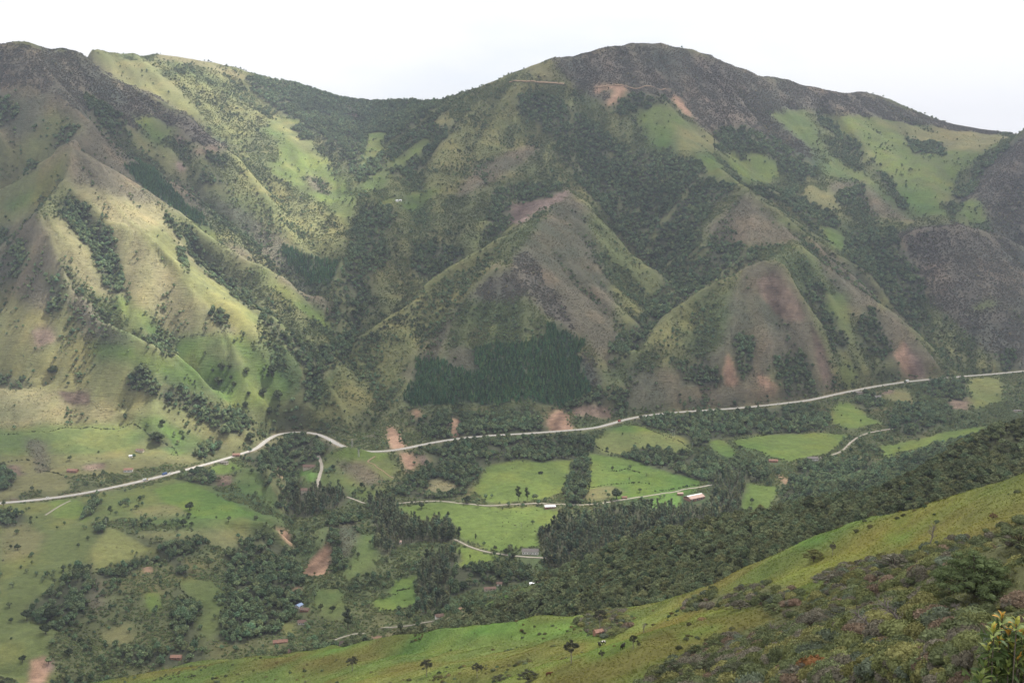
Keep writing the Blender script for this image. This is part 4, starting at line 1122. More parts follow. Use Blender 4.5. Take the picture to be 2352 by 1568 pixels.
def resample(p, step):
    p = np.asarray(p); L = np.r_[0, np.cumsum(np.linalg.norm(np.diff(p[:, :2], axis=0), axis=1))]
    t = np.arange(0, L[-1], step)
    return np.column_stack([np.interp(t, L, p[:, k]) for k in range(p.shape[1])])
rl = resample(smooth_line(ROAD3, 3), 5.0)
road = ribbon('highway', rl, 9.0, M_ROAD, 0.12)
road['kind'] = 'structure'; road['label'] = 'pale concrete highway crossing the foot of the mountains'
for nm, off, w in (('edge_line', 4.1, .22), ('edge_line', -4.1, .22), ('centre_line', 0, .2)):
    ribbon(nm, rl, w, M_LINE, 0.125, road, off)
TR = [('valley_lane', 3.6, M_GRAVEL, [(915,1156),(935,1154),(955,1152),(990,1150),(1020,1151),(1050,1155),(1090,1159),(1130,1162),(1165,1158),(1210,1156),(1270,1158),(1330,1160),(1360,1158),(1400,1153),(1440,1146),(1480,1140),(1520,1133),(1560,1127),(1600,1120),(1640,1113)], 1000, 'pale gravel lane between the valley pastures'),
      ('side_lane', 5.0, M_GRAVEL, [(731,1047),(737,1060),(740,1073),(735,1090),(731,1105),(727,1120)], 1000, 'grey lane beside the bare knoll below the road bend'),
      ('field_track', 3.2, M_GRAVEL, [(797,1141),(815,1147),(840,1156)], 1000, 'short pale track right of the dark grove'),
      ('river_lane', 3.2, M_GRAVEL, [(1043,1238),(1060,1246),(1080,1256),(1110,1266),(1150,1273),(1190,1277),(1230,1281),(1290,1283)], 1000, 'gravel lane leading to the white farmhouse'),
      ('far_lane', 4.0, M_GRAVEL, [(1885,1051),(1905,1046),(1925,1040),(1945,1027),(1958,1012),(1975,1001),(2000,993),(2030,987),(2060,986)], 1000, 'gravel lane curving past the grey-roofed house at right'),
      ('field_path', 2.6, M_GRAVEL, [(104,1183),(120,1172),(135,1163),(150,1155),(163,1149)], 1000, 'pale footpath down from the highway at left'),
      ('knoll_path', 2.2, M_DIRT, [(862,1048),(850,1055),(842,1061),(860,1066),(866,1074),(878,1080),(890,1090),(905,1098)], 1000, 'zigzag dirt path on the knoll'),
      ('mountain_road', 6.5, M_DIRT, [(1170,190),(1200,191),(1240,191),(1270,192),(1300,195)], 1000, 'thin earth road cut below the summit shoulder'),
      ('mountain_road', 5.5, M_DIRT, [(1365,200),(1400,198),(1440,198),(1480,202),(1530,205)], 1000, 'earth road above the two landslips near the summit'),
      ('village_lane', 3.6, M_GRAVEL, [(1262,1340),(1272,1328),(1282,1318),(1300,1311)], 900, 'grey lane by the village under the wooded spur'),
      ('river_track', 2.2, M_GRAVEL, [(700,1490),(760,1470),(830,1450),(880,1440),(940,1438),(1000,1425)], 900, 'dirt track along the valley bottom'),
      ]
track_d = np.full(Xg.shape, 1e3)
for nm, w, mt, pts, ymin, lab in TR:
    p3 = drape(pts, ymin)
    if len(p3) < 2: continue
    p3 = resample(smooth_line(p3, 3), 2.0)
    p3[:, 2] = ground_z(p3[:, 0], p3[:, 1])
    zz = np.convolve(np.pad(p3[:, 2], 4, mode='edge'), np.ones(9) / 9, mode='valid'); p3[:, 2] = zz
    o = ribbon(nm, p3, w, mt, .28, on_ground=True); o['kind'] = 'structure'; o['label'] = lab
    m = (Yg > p3[:, 1].min() - 30) & (Yg < p3[:, 1].max() + 30) & (Xg > p3[:, 0].min() - 30) & (Xg < p3[:, 0].max() + 30)
    dd, _ = dist_to_line(p3, Xg[m], Yg[m], 4.0); track_d[m] = np.minimum(track_d[m], dd)

# ------------------------------------------------------------------ helpers for things
def tag(o, label, cat, group=None):
    o['label'] = label; o['category'] = cat
    if group: o['group'] = group
    return o
def empty(name, loc, rz=0.0, scale=1.0):
    o = bpy.data.objects.new(name, None); root_col.objects.link(o)
    o.location = loc; o.rotation_euler = (0, 0, rz)
    o.scale = (scale,) * 3 if np.isscalar(scale) else scale
    o.empty_display_size = .2
    return o
def part(name, me, parent, color=None):
    o = bpy.data.objects.new(name, me); root_col.objects.link(o); o.parent = parent
    if color is not None: o.color = (*color, 1)
    return o
def boxes_mesh(name, lst, mat):
    V = []; F = []; n = 0
    for (x0, x1, y0, y1, z0, z1) in lst:
        v, f = box_mesh(x0, x1, y0, y1, z0, z1)
        V += v; F += [tuple(a + n for a in q) for q in f]; n += 8
    me = bpy.data.meshes.new(name); me.from_pydata(V, [], F); me.materials.append(mat); me.update()
    return me
def poly_mesh(name, V, F, mat, smooth=False):
    me = bpy.data.meshes.new(name); me.from_pydata([tuple(v) for v in V], [], [tuple(f) for f in F]); me.materials.append(mat); me.update()
    if smooth: me.polygons.foreach_set('use_smooth', [True] * len(me.polygons))
    return me
def box_mesh(x0, x1, y0, y1, z0, z1):
    v = [(x0,y0,z0),(x1,y0,z0),(x1,y1,z0),(x0,y1,z0),(x0,y0,z1),(x1,y0,z1),(x1,y1,z1),(x0,y1,z1)]
    f = [(0,3,2,1),(4,5,6,7),(0,1,5,4),(1,2,6,5),(2,3,7,6),(3,0,4,7)]
    return v, f
M_WHITE = plain('whitewash', (.72, .70, .66), noise=.08, scale=.8)
M_CREAM = plain('cream_wall', (.50, .44, .35), noise=.12, scale=.8)
M_BRICK = plain('brick_wall', (.30, .17, .12), noise=.2, scale=1.5)
M_TILE = plain('clay_tile', (.25, .145, .11), noise=.25, scale=.9)
M_PINK = plain('pink_tile', (.42, .30, .26), noise=.15, scale=.6)
M_BROWN = plain('old_tile', (.155, .105, .085), noise=.25, scale=.9)
M_GREY = plain('grey_roof', (.17, .155, .145), noise=.22, scale=.9)
M_TIN = plain('tin_roof', (.74, .75, .77), rough=.5, noise=.08, scale=.9, spec=.4)
M_BLUE = plain('blue_sheet', (.20, .27, .42), rough=.6, noise=.12, spec=.3)
M_THATCH = plain('thatch', (.135, .105, .090), noise=.3, scale=3)
M_DARK = plain('dark_opening', (.03, .028, .026), noise=.1)
M_WOOD = plain('weathered_wood', (.14, .10, .075), noise=.25, scale=4)
M_GLASS = plain('window_glass', (.05, .06, .07), rough=.15, noise=.05, spec=.5)
M_CONC = plain('pole_concrete', (.52, .50, .47), noise=.1)
HOUSES = []          # x, y, radius kept free of trees
def house(x, y, L, W, H, yaw, wall, roof, rh, name, label, ymin=1000, nwin=3, over=.6, ridge=True, veranda=False, door=True, cat='house', group=None, loc=None):
    p = hit(x, y, ymin) if loc is None else np.array(loc)
    if p is None: return None
    a = math.radians(yaw)
    ca, sa = math.cos(a), math.sin(a)
    cs = [ground_z(p[0] + ca * dx - sa * dy, p[1] + sa * dx + ca * dy) for dx in (-L / 2, 0, L / 2) for dy in (-W / 2, 0, W / 2)]
    z = float(np.mean(cs)) + .1
    r = empty(name, (p[0], p[1], z), a)
    lo = float(min(cs)) - z - .4
    l, w = L / 2, W / 2
    # walls with gable ends
    V = [(-l,-w,lo),(l,-w,lo),(l,w,lo),(-l,w,lo),(-l,-w,H),(l,-w,H),(l,w,H),(-l,w,H)]
    F = [(0,1,5,4),(1,2,6,5),(2,3,7,6),(3,0,4,7),(0,3,2,1),(4,5,6,7)]
    if ridge:
        V += [(-l,0,H+rh),(l,0,H+rh)]; F[5:] = [(4,8,7),(5,6,9),(4,5,9,8),(6,7,8,9)]
    wl = part('wall', poly_mesh('wall', V, F, wall), r)
    t = .14
    def slab(a0, b0, c0, d0):
        V = [a0, b0, c0, d0] + [(q[0], q[1], q[2] + t) for q in (a0, b0, c0, d0)]
        return V, [(0,3,2,1),(4,5,6,7),(0,1,5,4),(1,2,6,5),(2,3,7,6),(3,0,4,7)]
    ol, ow = l + over, w + over
    k = rh * over / w
    if ridge:
        sl = [slab((-ol,-ow,H-k+.05),(ol,-ow,H-k+.05),(ol,.0,H+rh+.05),(-ol,.0,H+rh+.05)), slab((-ol,.003,H+rh+.06),(ol,.003,H+rh+.06),(ol,ow,H-k+.06),(-ol,ow,H-k+.06))]
    else:
        sl = [slab((-ol,-ow,H+.05),(ol,-ow,H+.05),(ol,ow,H+rh+.05),(-ol,ow,H+rh+.05))]
    for v, f in sl: part('roof', poly_mesh('roof', v, f, roof), r)
    if door:
        dr = part('door', boxes_mesh('door', [(-.5, .5, -w - .06, -w + .02, 0, 2.05)], M_WOOD), r)
        part('handle', boxes_mesh('handle', [(.32, .40, -w - .12, -w - .055, .95, 1.05)], M_GREY), dr)
    for q in range(nwin):
        cx = -l + (q + .5) * L / nwin
        if door and abs(cx) < 1.2: cx += 1.6
        wn = part('window', boxes_mesh('window', [(cx - .6, cx + .6, -w - .05, -w + .02, .9, 2.0)], M_GLASS), r)
        part('frame', boxes_mesh('frame', [(cx - .68, cx - .6, -w - .09, -w, .82, 2.08), (cx + .6, cx + .68, -w - .09, -w, .82, 2.08), (cx - .6, cx + .6, -w - .09, -w, 2.0, 2.08), (cx - .6, cx + .6, -w - .12, -w, .80, .9)], M_WOOD), wn)
    if veranda:
        v, f = slab((-ol, -w - 2.4, H - .55), (ol, -w - 2.4, H - .55), (ol, -w - .02, H - .02), (-ol, -w - .02, H - .02))
        part('veranda_roof', poly_mesh('veranda_roof', v, f, roof), r)
        for q in range(7):
            cx = -l + q * L / 6
            part('post', boxes_mesh('post', [(cx - .12, cx + .12, -w - 2.25, -w - 2.0, lo, H - .52)], M_WHITE), r)
    tag(r, label, cat, group)
    HOUSES.append((p[0], p[1], max(L, W) * .6 + 3.0))
    return r
house(167,1083,16,7,2.6,-8,M_BRICK,M_TILE,2.0,'farm_house','red-roofed farmhouse above the highway, leftmost of the roadside houses',nwin=3)
house(295,1082,13,7,3.0,12,M_WHITE,M_TILE,2.0,'farm_house','white house with red tile roof above the highway near the blue truck')
house(301,1049,5.5,4,2.3,0,M_WHITE,M_TIN,.7,'shed','small white tin-roofed shed on the left hillside',nwin=1,cat='shed')
house(322,1036,13,6,2.3,-15,M_CREAM,M_BROWN,1.6,'farm_house','brown-roofed house above the white tin shed',nwin=2)
house(543,1047,11,7,2.8,5,M_BRICK,M_TILE,1.8,'roadside_house','orange brick house standing alone by the highway before the bend')
house(514,1064,14,6,2.4,-18,M_CREAM,M_GREY,.6,'roadside_shop','low grey flat-roofed building beside the highway, near the orange house',nwin=3,ridge=False,cat='building')
house(710,1074,19,9,1.9,0,M_CREAM,M_BROWN,3.0,'farm_house','wide brown-roofed house beside the bright garden under the road bend',nwin=3)
house(703,1126,15,8,1.6,10,M_CREAM,M_BROWN,2.6,'farm_house','brown-roofed house just above the dark grove below the side lane',nwin=2)
house(916,1247,7,4.5,2.4,0,M_WHITE,M_PINK,1.4,'cottage','tiny cottage with pink-red roof beside the tall trees in mid valley',nwin=2)
house(687,1394,8,6,2.6,62,M_WHITE,M_BLUE,1.3,'shed','blue-roofed shed at the bottom of the side canyon',nwin=1,cat='shed')
house(700,1402,10,6,2.2,-10,M_BRICK,M_BROWN,1.5,'cottage','brown-roofed cottage next to the blue-roofed shed',nwin=2)
house(694,1432,9,6,2.5,5,M_WHITE,M_BROWN,2.2,'cottage','white cottage with dark pitched roof below the blue-roofed shed',nwin=2)
house(644,1475,15,6,1.8,12,M_BRICK,M_TILE,1.8,'farm_building','long rust-red roof low in the trees at lower left',nwin=3,ymin=900,cat='building')
house(673,1499,13,7,2.2,14,M_WHITE,M_BROWN,2.6,'farm_house','pale house with purple-brown roof right above the grassy spur',ymin=800)
house(793,1484,11,8,1.4,-5,M_CREAM,M_THATCH,4.2,'thatched_hut','steep dark thatched hut peeping over the near grassy ridge',nwin=1,ymin=800,cat='hut')
house(405,1511,11,6,2.2,0,M_BRICK,M_TILE,1.6,'cottage','small red house at the foot of the left hillside',nwin=2,ymin=800)
house(1009,1417,8,5,2.2,20,M_WHITE,M_BROWN,1.8,'cottage','small brown-roofed cottage beside the grove near the river',nwin=2,ymin=800)
house(1125,1354,14,6,2.0,10,M_CREAM,M_BROWN,1.6,'farm_building','long low brown roof beside the river trees',nwin=3,ymin=900,cat='building')
house(1147,1343,6,5,2.4,0,M_WHITE,M_BROWN,1.6,'cottage','small cottage between the brown roof and the village',nwin=1,ymin=900)
house(1218,1271,21,7,4.2,-4,M_WHITE,M_GREY,2.6,'farm_house','long white farmhouse with grey roof and posts below the big pasture',nwin=6)
house(1262,1328,17,7,2.6,24,M_WHITE,M_TILE,2.0,'village_house','reddish tile-roofed house of the village under the wooded spur',nwin=4,ymin=1000)
house(1243,1338,12,6,2.6,22,M_WHITE,M_BROWN,1.8,'village_house','lower brown-roofed house of the village under the wooded spur',nwin=3,ymin=1000)
house(1222,1343,6,5,2.6,10,M_WHITE,M_TIN,.9,'village_house','white house at the left end of the village',nwin=2,ymin=1000)
house(1273,1340,5.5,4,2.2,0,M_WHITE,M_TIN,.6,'shed','bright white shed at the right end of the village lane',nwin=1,ymin=1000,cat='shed')
house(1263,1166,15,8,2.8,8,M_BRICK,M_TIN,1.0,'shed','white tin-roofed barn at the top edge of the big pasture',nwin=2,cat='barn')
house(1562,1136,8,5,2.4,5,M_BRICK,M_PINK,1.3,'shed','small pink-roofed outbuilding left of the large barn',nwin=1,cat='shed')
house(1434,1144,7,4.5,2.0,5,M_BRICK,M_TILE,1.2,'shed','small red-roofed shed beside the valley lane',nwin=1,cat='shed')
house(1866,1056,17,8,3.0,6,M_WHITE,M_GREY,2.4,'farm_house','white house with grey roof beside the far lane',nwin=4)
house(1776,1060,14,7,2.2,-5,M_BRICK,M_TILE,1.6,'farm_house','red tile-roofed house below the bright right-hand field',nwin=3)
house(1969,904,22,7,2.6,18,M_CREAM,M_GREY,.8,'roadside_building','long low building on the valley side of the highway at right',nwin=4,ridge=False,cat='building')
house(2016,912,11,6,2.4,10,M_WHITE,M_GREY,1.2,'cottage','small cottage in the trees below the highway at right',nwin=2)
house(2336,945,13,7,2.4,5,M_CREAM,M_GREY,1.1,'farm_house','grey-roofed house at the far right edge of the valley',nwin=3)
house(912,463,6,5,2.4,10,M_WHITE,M_TIN,1.2,'mountain_hut','white hut high on the slope beside a small clearing, left of its pair',nwin=1,cat='hut')
house(920,462,5,4,2.4,-10,M_WHITE,M_TIN,1.2,'mountain_hut','white hut high on the slope beside a small clearing, right of its pair',nwin=1,cat='hut')
house(1374,1458,3.6,2.8,1.7,25,M_BRICK,M_TILE,.7,'field_shed','small red-brown shed on the near pasture among trees',nwin=1,ymin=60,over=.25,cat='shed')
# the large barn: two long pink roofs with a white sheet strip between
def barn():
    p = hit(1594, 1146, 1000)
    yaw = math.radians(33); r = empty('barn', (p[0], p[1], p[2] + .2), yaw)
    L, W, H = 28, 16, 3.8
    part('wall', boxes_mesh('wall', [(-L/2, L/2, -W/2, W/2, -3, H)], M_BRICK), r)
    def slope(name, x0, x1, y0, y1, z0, z1, m):
        V = [(x0,y0,z0),(x1,y0,z0),(x1,y1,z1),(x0,y1,z1)]; V += [(a, b, c + .15) for a, b, c in V]
        part(name, poly_mesh(name, V, [(0,3,2,1),(4,5,6,7),(0,1,5,4),(1,2,6,5),(2,3,7,6),(3,0,4,7)], m), r)
    slope('roof', -L/2-.6, L/2+.6, -W/2-.8, -2.0, H-.1, H+2.6, M_PINK)
    slope('roof_strip', -L/2-.6, L/2+.6, -1.99, .2, H+2.62, H+3.0, M_TIN)
    slope('roof', -L/2-.6, L/2+.6, .21, W/2+.8, H+2.98, H-.1, M_PINK)
    for q in (-8, 0, 8):
        dr = part('door', boxes_mesh('door', [(q-1.6, q+1.6, -W/2-.08, -W/2+.02, -.2, 2.7)], M_WOOD), r)
        part('frame', boxes_mesh('frame', [(q-1.8, q-1.6, -W/2-.12, -W/2, -.2, 2.9), (q+1.6, q+1.8, -W/2-.12, -W/2, -.2, 2.9)], M_WHITE), dr)
    tag(r, 'large barn with pink roof and white strip in the valley', 'barn'); HOUSES.append((p[0], p[1], 27))
barn()

# vehicles on the highway
M_TYRE = plain('tyre', (.03, .03, .03), noise=.1)
def paint(n, c): return plain(n, c, rough=.4, noise=.05, spec=.5)
P_WHITE, P_BLUE, P_YEL, P_RED = paint('white_paint', (.75, .75, .74)), paint('blue_paint', (.08, .14, .33)), paint('yellow_paint', (.62, .45, .16)), paint('red_paint', (.4, .06, .05))
def wheel_mesh(rad, w):
    V = []; F = []
    k = 12
    for s in (-w/2, w/2):
        for q in range(k): V.append((math.cos(q*6.2832/k)*rad, s, math.sin(q*6.2832/k)*rad))
    for q in range(k): F.append((q, (q+1) % k, k+(q+1) % k, k+q))
    F.append(tuple(range(k))[::-1]); F.append(tuple(range(k, 2*k)))
    return poly_mesh('wheel', V, F, M_TYRE)
RL = resample(smooth_line(ROAD3, 3), 1.0)
def on_road(x, side):
    px, py = to_px(RL[:, 0], RL[:, 1], RL[:, 2]); k = int(np.argmin(abs(px - x)))
    k = min(max(k, 4), len(RL) - 5)
    d = RL[k+4] - RL[k-4]; yaw = math.atan2(d[1], d[0])
    n = np.array([-math.sin(yaw), math.cos(yaw)])
    return (RL[k, 0] + n[0]*side, RL[k, 1] + n[1]*side, RL[k, 2] + .13), yaw
def truck(x, side, cabm, boxm, Lb, label, name='truck'):
    loc, yaw = on_road(x, side); r = empty(name, loc, yaw + (math.pi if side > 0 else 0))
    part('chassis', boxes_mesh('chassis', [(-Lb/2, Lb/2+1.9, -.5, .5, .55, .85)], M_DARK), r)
    part('cargo_box', boxes_mesh('cargo_box', [(-Lb/2, Lb/2-.1, -1.2, 1.2, .86, 3.2)], boxm), r)
    cx0 = Lb/2 + .1
    V = [(cx0,-1.1,.5),(cx0+1.9,-1.1,.5),(cx0+1.9,-1.1,1.5),(cx0+1.5,-1.05,2.5),(cx0,-1.05,2.6)]; V += [(a, -b, c) for a, b, c in V]
    F = [(0,1,2,3,4),(9,8,7,6,5),(0,5,6,1),(1,6,7,2),(2,7,8,3),(3,8,9,4),(4,9,5,0)]
    cb = part('cab', poly_mesh('cab', V, F, cabm), r)
    V = [(cx0+1.92,-.95,1.55),(cx0+1.92,.95,1.55),(cx0+1.56,.9,2.4),(cx0+1.56,-.9,2.4)]
    part('windscreen', poly_mesh('windscreen', V, [(0,1,2,3)], M_GLASS), cb)
    wm = wheel_mesh(.5, .35)
    for wx_ in (-Lb/2+.9, Lb/2-1.6, cx0+1.0):
        for s in (-1, 1):
            o = part('wheel', wm, r); o.location = (wx_, s*1.0, .5)
    tag(r, label, 'truck'); return r
def car(x, side, pm, label, name='car', loc=None, yaw=0):
    if loc is None: loc, yaw = on_road(x, side)
    r = empty(name, loc, yaw)
    prof = [(-2.1,.35),(-2.1,.85),(-1.5,.95),(-1.0,1.42),(.5,1.45),(1.05,.98),(2.0,.82),(2.15,.5),(2.1,.35)]
    V = [(a, -.82, c) for a, c in prof] + [(a, .82, c) for a, c in prof]; n = len(prof)
    F = [tuple(range(n))[::-1], tuple(range(n, 2*n))] + [(q, (q+1) % n, n+(q+1) % n, n+q) for q in range(n)]
    part('body', poly_mesh('body', V, F, pm), r)
    for s in (-1, 1):
        part('window', poly_mesh('window', [(-1.3,s*.83,1.0),(.85,s*.83,1.0),(.42,s*.83,1.36),(-.95,s*.83,1.36)], [(0,1,2,3)], M_GLASS), r)
    part('windscreen', poly_mesh('windscreen', [(.56,-.7,1.42),(.56,.7,1.42),(1.03,.74,1.02),(1.03,-.74,1.02)], [(0,1,2,3)], M_GLASS), r)
    wm = wheel_mesh(.33, .22)
    for a in (-1.3, 1.3):
        for s in (-1, 1):
            o = part('wheel', wm, r); o.location = (a, s*.78, .33)
    tag(r, label, 'car'); return r
truck(381, 2.3, P_BLUE, P_BLUE, 6.5, 'blue truck on the left straight of the highway')
truck(331, -2.3, P_YEL, P_WHITE, 5.5, 'yellow-cabbed white truck on the left straight of the highway')
truck(2085, 2.3, P_WHITE, P_WHITE, 7.5, 'white truck on the far right stretch of the highway')
truck(1420, -2.3, P_WHITE, P_RED, 5.5, 'truck with red cargo box above the bright terrace field')
car(393, 2.3, P_WHITE, 'white car just behind the blue truck')
car(109, 4.2, P_WHITE, 'white car parked at the far left of the highway')
car(1785, -2.3, P_WHITE, 'pale car on the highway below the pyramid hill')

# poles, pylons
def pole(x, y, h, label, arms=2, name='utility_pole', ymin=1000, cat='pole', group=None):
    p = hit(x, y, ymin); r = empty(name, p)
    s = Shape(); s.tube([(0, 0, -.5), (0, 0, h)], [.22, .13], k=8, m=0); part('pole', s.mesh('pole', [M_CONC]), r)
    for q in range(arms):
        part('crossarm', boxes_mesh('crossarm', [(-1.3, 1.3, -.26, -.14, h - .5 - q * 1.5, h - .3 - q * 1.5)], M_CONC), r)
    tag(r, label, cat, group)
def pylon(x, y, h, label):
    p = hit(x, y, 1000); r = empty('lattice_pylon', p); b, t = 1.3, .45
    s = Shape()
    for a, c in ((-1, -1), (1, -1), (1, 1), (-1, 1)):
        q = Shape(); q.tube([(a*b, c*b, -.5), (a*t, c*t, h)], [.13, .1], k=4, m=0); part('leg', q.mesh('leg', [M_CONC]), r)
    for k in range(7):
        z0, z1 = h*k/7, h*(k+1)/7; w0 = b + (t-b)*k/7; w1 = b + (t-b)*(k+1)/7
        q = Shape()
        for A, B in (((-w0,-w0,z0),(w1,-w1,z1)), ((w0,-w0,z0),(w1,w1,z1)), ((w0,w0,z0),(-w1,w1,z1)), ((-w0,w0,z0),(-w1,-w1,z1)), ((w0,-w0,z0),(-w1,-w1,z1)), ((-w0,w0,z0),(w1,w1,z1))):
            q.tube([A, B], [.06, .06], k=4, m=0)
        part('brace', q.mesh('brace', [M_CONC]), r)
    part('crossarm', boxes_mesh('crossarm', [(-2.2, 2.2, -.12, .12, h - .9, h - .7)], M_CONC), r)
    tag(r, label, 'pylon')
pole(244, 1210, 12.5, 'pale concrete pole with two crossarms at the tip of the triangular field')
pole(1541, 1001, 12, 'concrete pole at the edge of the terrace field, leftmost of three', 1, group='poles by the terrace field')
pole(1545, 1002, 12, 'concrete pole at the edge of the terrace field, middle of three', 1, group='poles by the terrace field')
pole(1549, 1003, 11.5, 'concrete pole at the edge of the terrace field, rightmost of three', 1, group='poles by the terrace field')
pole(1590, 1028, 9.5, 'lone concrete pole at the right corner of the terrace field', 1)
pole(1366, 1178, 8, 'concrete pole in front of the valley lane, beside the white barn', 1)
pole(1197, 1215, 9, 'thin concrete pole in the middle of the big pasture', 1)
pylon(809, 1027, 14, 'lattice pylon on the knoll beside the road bend, upper one')
pylon(824, 1049, 12.5, 'lattice pylon on the knoll slope, lower one')

# cattle
def cow_mesh(name, mat):
    bm_v = [(0,0,1.12),(.55,0,1.12),(.85,0,1.18),(1.1,0,1.28),(1.38,0,1.12),(1.55,0,.98),(-.55,0,1.12),(-.78,0,1.16),(-.86,0,.75),
            (.55,.2,.75),(.55,.2,.38),(.55,.2,.02),(.55,-.2,.75),(.58,-.2,.38),(.55,-.2,.02),(-.6,.2,.8),(-.68,.2,.45),(-.62,.2,.02),(-.6,-.2,.8),(-.66,-.2,.45),(-.6,-.2,.02)]
    ed = [(0,1),(1,2),(2,3),(3,4),(4,5),(0,6),(6,7),(7,8),(1,9),(9,10),(10,11),(1,12),(12,13),(13,14),(6,15),(15,16),(16,17),(6,18),(18,19),(19,20)]
    rd = [.36,.33,.24,.17,.15,.10,.34,.22,.035,.14,.075,.06,.14,.075,.06,.16,.08,.06,.16,.08,.06]
    me = bpy.data.meshes.new(name); me.from_pydata(bm_v, ed, []); me.update()
    o = bpy.data.objects.new(name, me); root_col.objects.link(o)
    sk = o.modifiers.new('skin', 'SKIN')
    for v, q in zip(me.skin_vertices[0].data, rd): v.radius = (q, q * (1.15 if q > .3 else 1))
    me.skin_vertices[0].data[0].use_root = True
    o.modifiers.new('sub', 'SUBSURF').levels = 1; o.modifiers['sub'].render_levels = 1
    dg = bpy.context.evaluated_depsgraph_get(); ev = o.evaluated_get(dg)
    out = bpy.data.meshes.new_from_object(ev); out.name = name
    bpy.data.objects.remove(o); out.materials.clear(); out.materials.append(mat)
    out.polygons.foreach_set('use_smooth', [True] * len(out.polygons))
    return out
def pied():
    m, t, b = mat_new('pied_hide'); N, L = t.nodes, t.links
    tc = N.new('ShaderNodeTexCoord'); n = N.new('ShaderNodeTexNoise'); n.inputs['Scale'].default_value = 1.6; n.inputs['Detail'].default_value = 1
    cr = N.new('ShaderNodeValToRGB'); cr.color_ramp.interpolation = 'CONSTANT'; cr.color_ramp.elements[0].color = (.02, .018, .016, 1); cr.color_ramp.elements[1].position = .5; cr.color_ramp.elements[1].color = (.7, .68, .64, 1)
    L.new(tc.outputs['Object'], n.inputs['Vector']); L.new(n.outputs['Fac'], cr.inputs['Fac']); L.new(cr.outputs['Color'], b.inputs['Base Color']); return m
COWS = {'black': cow_mesh('cow_body', plain('black_hide', (.022, .020, .018), noise=.2)), 'pied': cow_mesh('cow_body', pied()), 'brown': cow_mesh('cow_body', plain('brown_hide', (.12, .06, .03), noise=.2))}
def horn_ear():
    s = Shape()
    for q in (-1, 1):
        s.tube([(1.33, q*.11, 1.23), (1.34, q*.24, 1.27), (1.38, q*.27, 1.38)], [.03, .022, .006], k=5, m=0)
    return s.mesh('horns', [M_CREAM])
HORN = horn_ear()
def cow(x, y, kind, yaw, label, ymin=60, group=None, sc=1.0):
    p = hit(x, y, ymin); r = empty('cow', p, math.radians(yaw), sc)
    part('body', COWS[kind], r); part('horns', HORN, r); tag(r, label, 'cow', group)
cow(1386, 1480, 'pied', 200, 'black and white cow grazing on the near green pasture below the shed', sc=1.15)
cow(1377, 1485, 'black', 110, 'black cow standing left of the black and white cow on the near pasture', sc=1.15)
cow(1430, 1491, 'black', 60, 'black cow grazing alone right of the pair on the near pasture', sc=1.1)
cow(1260, 1553, 'brown', 20, 'dark cow on the near grass ridge at bottom centre', sc=.9)
for q, (x, y) in enumerate([(1389,1004),(1470,1007),(1516,1008),(1530,1007),(1546,1013),(1471,1016),(1507,1017),(1459,1018),(1524,1003)]):
    cow(x, y, 'black' if q % 3 else 'brown', q * 47, 'dark cow grazing in the herd on the bright terrace field', 1000, 'herd on the terrace field')
for q, (x, y) in enumerate([(903,1365),(914,1363),(908,1366)]):
    cow(x, y, 'black', q * 80, 'dark cow on the small pasture beside the tall river grove', 1000, 'cattle beside the river grove')

# ------------------------------------------------------------------ individual plants
def tree_meshes(maker, n, seed, bark=M_BARK, **kw):
    out = []
    for q in range(n):
        c, t = maker(seed + q, **kw)
        out.append((c.mesh('crown', [M_LEAF_O]), t.mesh('trunk', [bark])))
    return out
KIND = {
 'round': tree_meshes(round_tree, 4, 200, fine=True, nleaf=420, lsize=.11),
 'bush': tree_meshes(dome_bush, 5, 220, fine=True, nleaf=1100, lsize=.068),
 'gum': tree_meshes(gum_tree, 4, 240, fine=True),
 'pine': tree_meshes(pine_tree, 2, 260),
 'spur': tree_meshes(round_tree, 5, 280, fine=True, nleaf=420, lsize=.11, nb=8),
}
_kc = 0
def plant(name, kind, loc, scale, tint, label, cat, group=None, rz=None):
    global _kc
    _kc += 1
    c, t = KIND[kind][_kc % len(KIND[kind])]
    r = empty(name, loc, (_kc * 2.399) % 6.283 if rz is None else rz, scale)
    part('crown', c, r, tint); part('trunk', t, r)
    tag(r, label, cat, group)
    return r
def plant_px(name, kind, x, y, size_px, tint, label, cat='tree', ymin=1000, zs=1.0, group=None):
    """size_px: crown radius (round/bush) or height (gum/pine) in working pixels"""
    p = hit(x, y, ymin)
    if p is None: return
    m = size_px * p[1] / FPX
    return plant(name, kind, p, (m, m, m * zs), tint, label, cat, group)
G_DK, G_MD, G_OL, G_GY = (.066, .084, .044), (.080, .100, .046), (.085, .092, .038), (.080, .080, .055)
